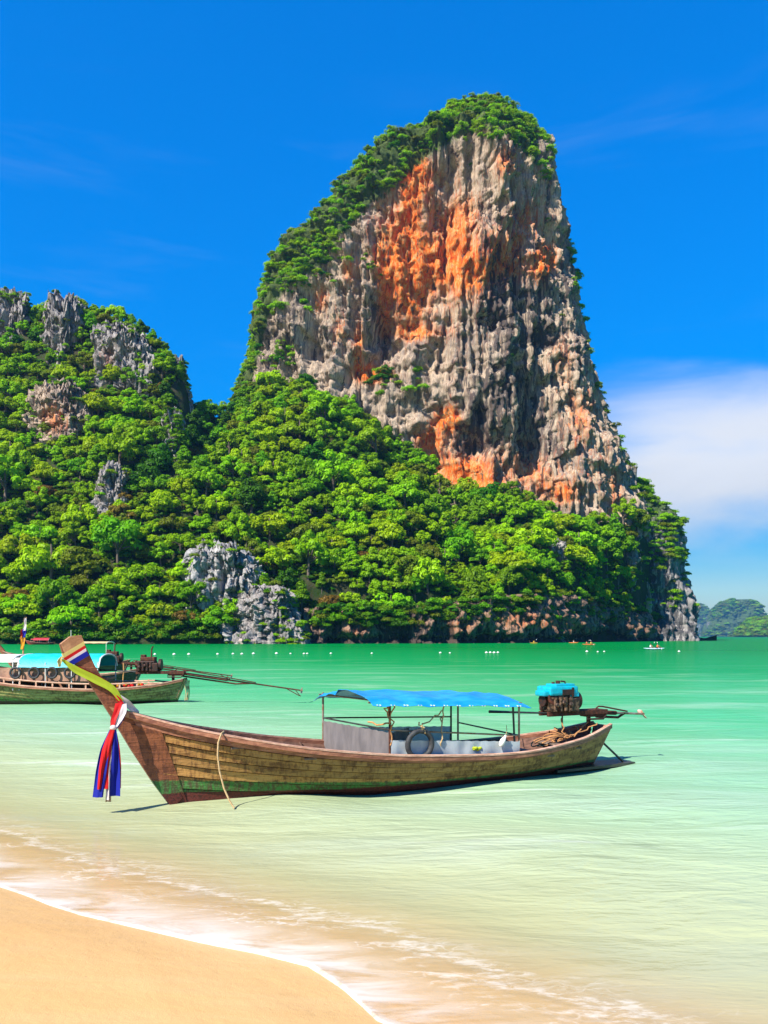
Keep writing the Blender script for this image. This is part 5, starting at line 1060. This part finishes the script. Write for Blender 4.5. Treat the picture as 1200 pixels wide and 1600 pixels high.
# ---- far shore: a red boat and a person
SHX = lambda px, Y: (px - HX) / F * Y
rb, mrb = far_boat(SHX(86, 258), 258, 0.95, 0.06, simple('red boat paint', (0.30, 0.03, 0.02), (0.16, 0.02, 0.015), 2, 0.6), 'red longtail boat with a red awning drawn up on the far shore', 'rail_wood')
frame_canopy(rb, 1.2, 7.0, 0.95, 1.75, 0.15, 0.15, M['red_cloth'], 3)
tb = thing_mesh(MB().grid(np.stack(np.broadcast_arrays(np.linspace(-3.0, 3.0, 12)[:, None] * 0.8, np.cos(np.linspace(0, math.pi, 9))[None] * 1.2, 0.9 + np.sin(np.linspace(0, math.pi, 9))[None] * 0.75), -1), 0.02), 'boat_cover', M['red_cloth'], 'red cover on poles standing beside the red boat on the far shore', 'cover'); tb.location = (SHX(66, 262), 262, 0.4)
for sx in (-2, 2):
    for sy in (-1, 1): MB().tube([(sx, sy * 1.15, -0.6), (sx, sy * 1.15, 0.95)], 0.04, 6).build('pole', M['end_wood'], tb)

def person(name, joints, edges, mat, label, loc_, rz, skin=None):
    """one continuous skinned body; joints: name -> (x, y, z, radius)"""
    names = list(joints); me = bpy.data.meshes.new('body'); me.from_pydata([joints[n][:3] for n in names], [(names.index(a_), names.index(b_)) for a_, b_ in edges], []); o = link(name, me)
    me.materials.append(mat); md = o.modifiers.new('skin', 'SKIN'); md.use_smooth_shade = True
    for i, n in enumerate(names): sv_ = me.skin_vertices[0].data[i]; sv_.radius = (joints[n][3],) * 2; sv_.use_root = n == 'pelvis'
    o.modifiers.new('sub', 'SUBSURF').levels = 1; o.modifiers['sub'].render_levels = 1
    o.location = loc_; o.rotation_euler = (0, 0, rz); return tag(o, label, 'person')
M['skin'] = simple('tanned skin', (0.42, 0.22, 0.13), None, 8, 0.6); M['hair'] = simple('dark hair', (0.02, 0.015, 0.012), None, 8, 0.6)
M['vest'] = simple('orange life vest', (0.75, 0.14, 0.02), None, 8, 0.7); M['shirt_blue'] = simple('blue shirt', (0.03, 0.13, 0.30), None, 8, 0.8); M['shirt_white'] = simple('white shirt', (0.7, 0.68, 0.64), None, 8, 0.8); M['shirt_yellow'] = simple('yellow vest', (0.75, 0.5, 0.02), None, 8, 0.8); M['shorts'] = simple('dark shorts', (0.03, 0.03, 0.05), None, 8, 0.8)
E_ = [('pelvis', 'belly'), ('belly', 'chest'), ('chest', 'neck'), ('neck', 'chin'), ('chin', 'head'), ('chest', 'shl'), ('shl', 'ell'), ('ell', 'hal'), ('chest', 'shr'), ('shr', 'elr'), ('elr', 'har'), ('pelvis', 'hil'), ('hil', 'knl'), ('knl', 'anl'), ('anl', 'fol'), ('pelvis', 'hir'), ('hir', 'knr'), ('knr', 'anr'), ('anr', 'for')]
def mirror(d_):
    o = dict(d_)
    for k, v in d_.items():
        if k.endswith('l') and k not in ('pelvis',) and k[:-1] in ('sh', 'el', 'ha', 'hi', 'kn', 'an', 'fo'): o[k[:-1] + 'r'] = (v[0], -v[1], v[2], v[3])
    return o
SEAT = mirror(dict(pelvis=(0, 0, 0.12, .14), belly=(0.02, 0, 0.3, .13), chest=(0.05, 0, 0.50, .14), neck=(0.06, 0, 0.68, .055), chin=(0.08, 0, 0.76, .075), head=(0.07, 0, 0.86, .10), shl=(0.05, 0.19, 0.60, .065), ell=(0.22, 0.30, 0.44, .048), hal=(0.42, 0.26, 0.50, .04), hil=(0.04, 0.1, 0.11, .10), knl=(0.46, 0.13, 0.30, .07), anl=(0.82, 0.1, 0.10, .05), fol=(0.92, 0.1, 0.16, .04)))
STAND = mirror(dict(pelvis=(0, 0, 0.92, .14), belly=(0.0, 0, 1.08, .13), chest=(0.0, 0, 1.30, .15), neck=(0, 0, 1.47, .055), chin=(0.03, 0, 1.55, .075), head=(0.01, 0, 1.64, .10), shl=(0, 0.20, 1.40, .065), ell=(0.0, 0.27, 1.12, .048), hal=(0.06, 0.27, 0.86, .04), hil=(0, 0.1, 0.86, .10), knl=(0.03, 0.11, 0.48, .068), anl=(0, 0.12, 0.08, .05), fol=(0.14, 0.13, 0.04, .045)))
def dress(o, J, top_mat):
    c, p, h = J['chest'], J['belly'], J['head']
    MB().tube([(p[0], 0, p[2] - 0.08), (p[0], 0, p[2] + 0.05), (c[0], 0, c[2] - 0.05), (c[0], 0, c[2] + 0.12)], [0.17, 0.18, 0.20, 0.15], 10).build('shirt', top_mat, o, True)
    MB().ball((h[0] - 0.015, 0, h[2] + 0.035), (0.125, 0.12, 0.10), 10, 7).build('hair', M['hair'], o, True)
    q = J['pelvis']; MB().ball((q[0], 0, q[2]), (0.19, 0.2, 0.13), 10, 7).build('shorts', M['shorts'], o, True)
zs = float(hill_z(SHX(90, 270), 270)); p = person('person', STAND, E_, M['skin'], 'person in a blue top standing on the far shore beside the red boat', (SHX(90, 270), 270, max(0, zs)), -1.4); dress(p, STAND, M['shirt_blue'])

def kayak(px, py, rz, mat, label, people, length=3.6):
    P0 = on_water(px, py); x, y = P0[0], P0[1]; k = empty('kayak', (x, y, 0), rz, label, 'kayak', 'kayaks near the cliff')
    s = np.linspace(-1, 1, 17)[:, None]; a_ = np.linspace(0, 2 * math.pi, 15)[None]; w_ = np.maximum(1 - np.abs(s) ** 2.4, 0.01)
    MB().grid(np.dstack([s * length / 2 + 0 * a_, 0.40 * w_ * np.cos(a_), 0.14 + 0.17 * np.abs(s) ** 3 + 0.17 * w_**0.6 * np.sin(a_)])).build('kayak_hull', mat, k, True)
    m_ = Matrix.Translation((x, y, 0)) @ Matrix.Rotation(rz, 4, 'Z'); n = len(people)
    for i, (mt, lab, lab2) in enumerate(people):
        xo = 0.0 if n == 1 else (-0.75 + 1.4 * i)
        MB().box((xo - 0.28, 0, 0.36), (0.06, 0.42, 0.26), bevel=0.02).build('seat_back', M['rubber'], k)
        p = person('person', SEAT, E_, M['skin'], lab, (0, 0, 0), 0); p.matrix_basis = m_ @ Matrix.Translation((xo, 0, 0.24)); dress(p, SEAT, mt)
        tl = 0.5 if i % 2 else -0.55; q = MB(); c_ = np.array([0.42, 0, 0.50]); d_ = np.array([0.05, 0.86, tl]); d_ = d_ / np.linalg.norm(d_); q.tube([c_ - d_ * 1.05, c_ + d_ * 1.05], 0.022, 6)
        pd = q.build('paddle', M['black_iron']); pd.matrix_basis = p.matrix_basis.copy(); tag(pd, lab2, 'paddle')
        for sg in (-1, 1):
            e_ = c_ + d_ * 1.05 * sg; bl = MB().ball((0, 0, 0), (0.03, 0.10, 0.24), 8, 6).build('blade', M['shirt_white'], pd); bl.location = e_ + d_ * 0.15 * sg; bl.rotation_euler = (math.atan2(-d_[1], d_[2]), 0, 0)
ky = simple('yellow plastic', (0.75, 0.5, 0.03), None, 4, 0.4); ko = simple('orange plastic', (0.75, 0.22, 0.03), None, 4, 0.4); kw = simple('pale blue plastic', (0.45, 0.62, 0.72), None, 4, 0.4)
kayak(1022, 1015, 0.12, kw, 'pale blue two seat kayak on the open water right of the sea cliff', [(M['shirt_white'], 'paddler in a white shirt in the rear of the pale blue kayak', 'paddle held by the rear paddler of the pale blue kayak'), (M['vest'], 'paddler in an orange vest in the front of the pale blue kayak', 'paddle held by the front paddler of the pale blue kayak')], 4.4)
kayak(834, 1005.5, 0.5, ky, 'yellow kayak close under the red sea cliff', [(M['shirt_yellow'], 'paddler in a yellow vest in the yellow kayak', 'paddle of the paddler in the yellow kayak')])
kayak(896, 1005, -0.4, ko, 'orange kayak under the sea cliff right of the yellow one', [(M['shirt_white'], 'paddler in a white shirt in the orange kayak under the cliff', 'paddle of the paddler in the orange kayak under the cliff')])
kayak(920, 1008, 0.25, ko, 'orange two seat kayak farther out from the sea cliff', [(M['vest'], 'rear paddler of the orange two seat kayak', 'rear paddle of the orange two seat kayak'), (M['shirt_yellow'], 'front paddler in yellow of the orange two seat kayak', 'front paddle of the orange two seat kayak')], 4.4)
# small dark boat far out
P0 = W3(1093, 996, 1000); sb = empty('motor_boat', (P0[0], 1000, 0), 0.1, 'tiny dark motor boat far out in front of the blue islands', 'boat', None, 0.55)
sgrid = np.linspace(-1, 1, 15)[:, None]; a_ = np.linspace(math.pi, 2 * math.pi, 9)[None]; w_ = np.maximum(1 - np.maximum(sgrid, 0) ** 2.2, 0.02)
MB().grid(np.dstack([sgrid * 5 + 0 * a_, 1.3 * w_ * np.cos(a_), 1.0 + 0.5 * sgrid**2 + 1.2 * w_**0.5 * np.sin(a_)])).build('boat_hull', M['hull_dark'], sb, True)
MB().box((-1.2, 0, 1.6), (3.4, 1.8, 1.2), bevel=0.1).build('cabin', M['black_iron'], sb)

# ---- white floats of the swimming line
proto = None; n_b = -1; T1 = 'first second third fourth fifth sixth seventh eighth ninth tenth eleventh twelfth thirteenth fourteenth fifteenth sixteenth seventeenth eighteenth nineteenth twentieth twenty-first twenty-second'.split(); BORD = [q + ' from the left' for q in T1] + ['farthest right']
for px, py in [(242, 1023.4), (272, 1023.5), (295, 1023.4), (340, 1023), (364, 1022.6), (378, 1022.8), (396, 1022.5), (432, 1022.2), (454, 1022), (475, 1022.3), (480, 1022), (517, 1021.8), (581, 1021.6), (688, 1021), (703, 1021), (760, 1020.8), (766, 1020.6), (772, 1020.9), (778, 1020.5), (917, 1019), (934, 1019.2), (944, 1018.8), (1061, 1018.8)]:
    P0 = on_water(px, py)
    if proto is None:
        b = MB(); b.ball((0, 0, 0.12), (0.24, 0.24, 0.2), 12, 8); b.tube([(0, 0, 0.3), (0, 0, 0.38)], 0.05, 8); proto = o = b.build('buoy', M['jug'], None, True)
        MB().ring((0, 0, 0.12), (0, 0, 1), 0.24, 0.025, 16, 6).build('band', M['ribbon_white'], o, True)
    else: o = copy_tree(proto)
    n_b += 1; o.location = (P0[0], P0[1], 0); s = 0.5 + 0.3 * rng.random(); o.scale = (s * 1.2, s, s)
    tag(o, 'small white float, ' + BORD[n_b] + ', in the swimming line across the bay', 'buoy', 'white floats of the swimming line')

ORD = ['leftmost', 'second from left', 'third from left', 'fourth from left', 'fifth from left', 'sixth from left', 'seventh from left', 'eighth from left', 'ninth from left', 'tenth from left', 'eleventh from left', 'twelfth from left']
by = {}
for o in bpy.data.objects:
    if o.parent is None and o.get('category') in ('tree', 'shrub'): by.setdefault(o['label'], []).append(o)
for lab, os_ in by.items():
    if 1 < len(os_) <= 12:
        os_.sort(key=lambda o: o.location.x / o.location.y)
        for k, o in enumerate(os_): o['label'] = f"{lab}, {'rightmost' if k == len(os_) - 1 else ORD[k]}"

# ------------------------------------------------------------------ sea air
hz = MB().box((0, 150, 122), (13900, 13900, 260)).build('haze', None)
m = bpy.data.materials.new('sea air'); m.use_nodes = True; m.node_tree.nodes.clear(); t = NT(m.node_tree)
pv = t.new('ShaderNodeVolumePrincipled'); pv.inputs['Color'].default_value = (0.18, 0.52, 1.0, 1); pv.inputs['Density'].default_value = 0.000065; pv.inputs['Anisotropy'].default_value = 0.2
t.l.new(pv.outputs[0], t.new('ShaderNodeOutputMaterial').inputs['Volume']); hz.data.materials.append(m)
tag(hz, kind='stuff')
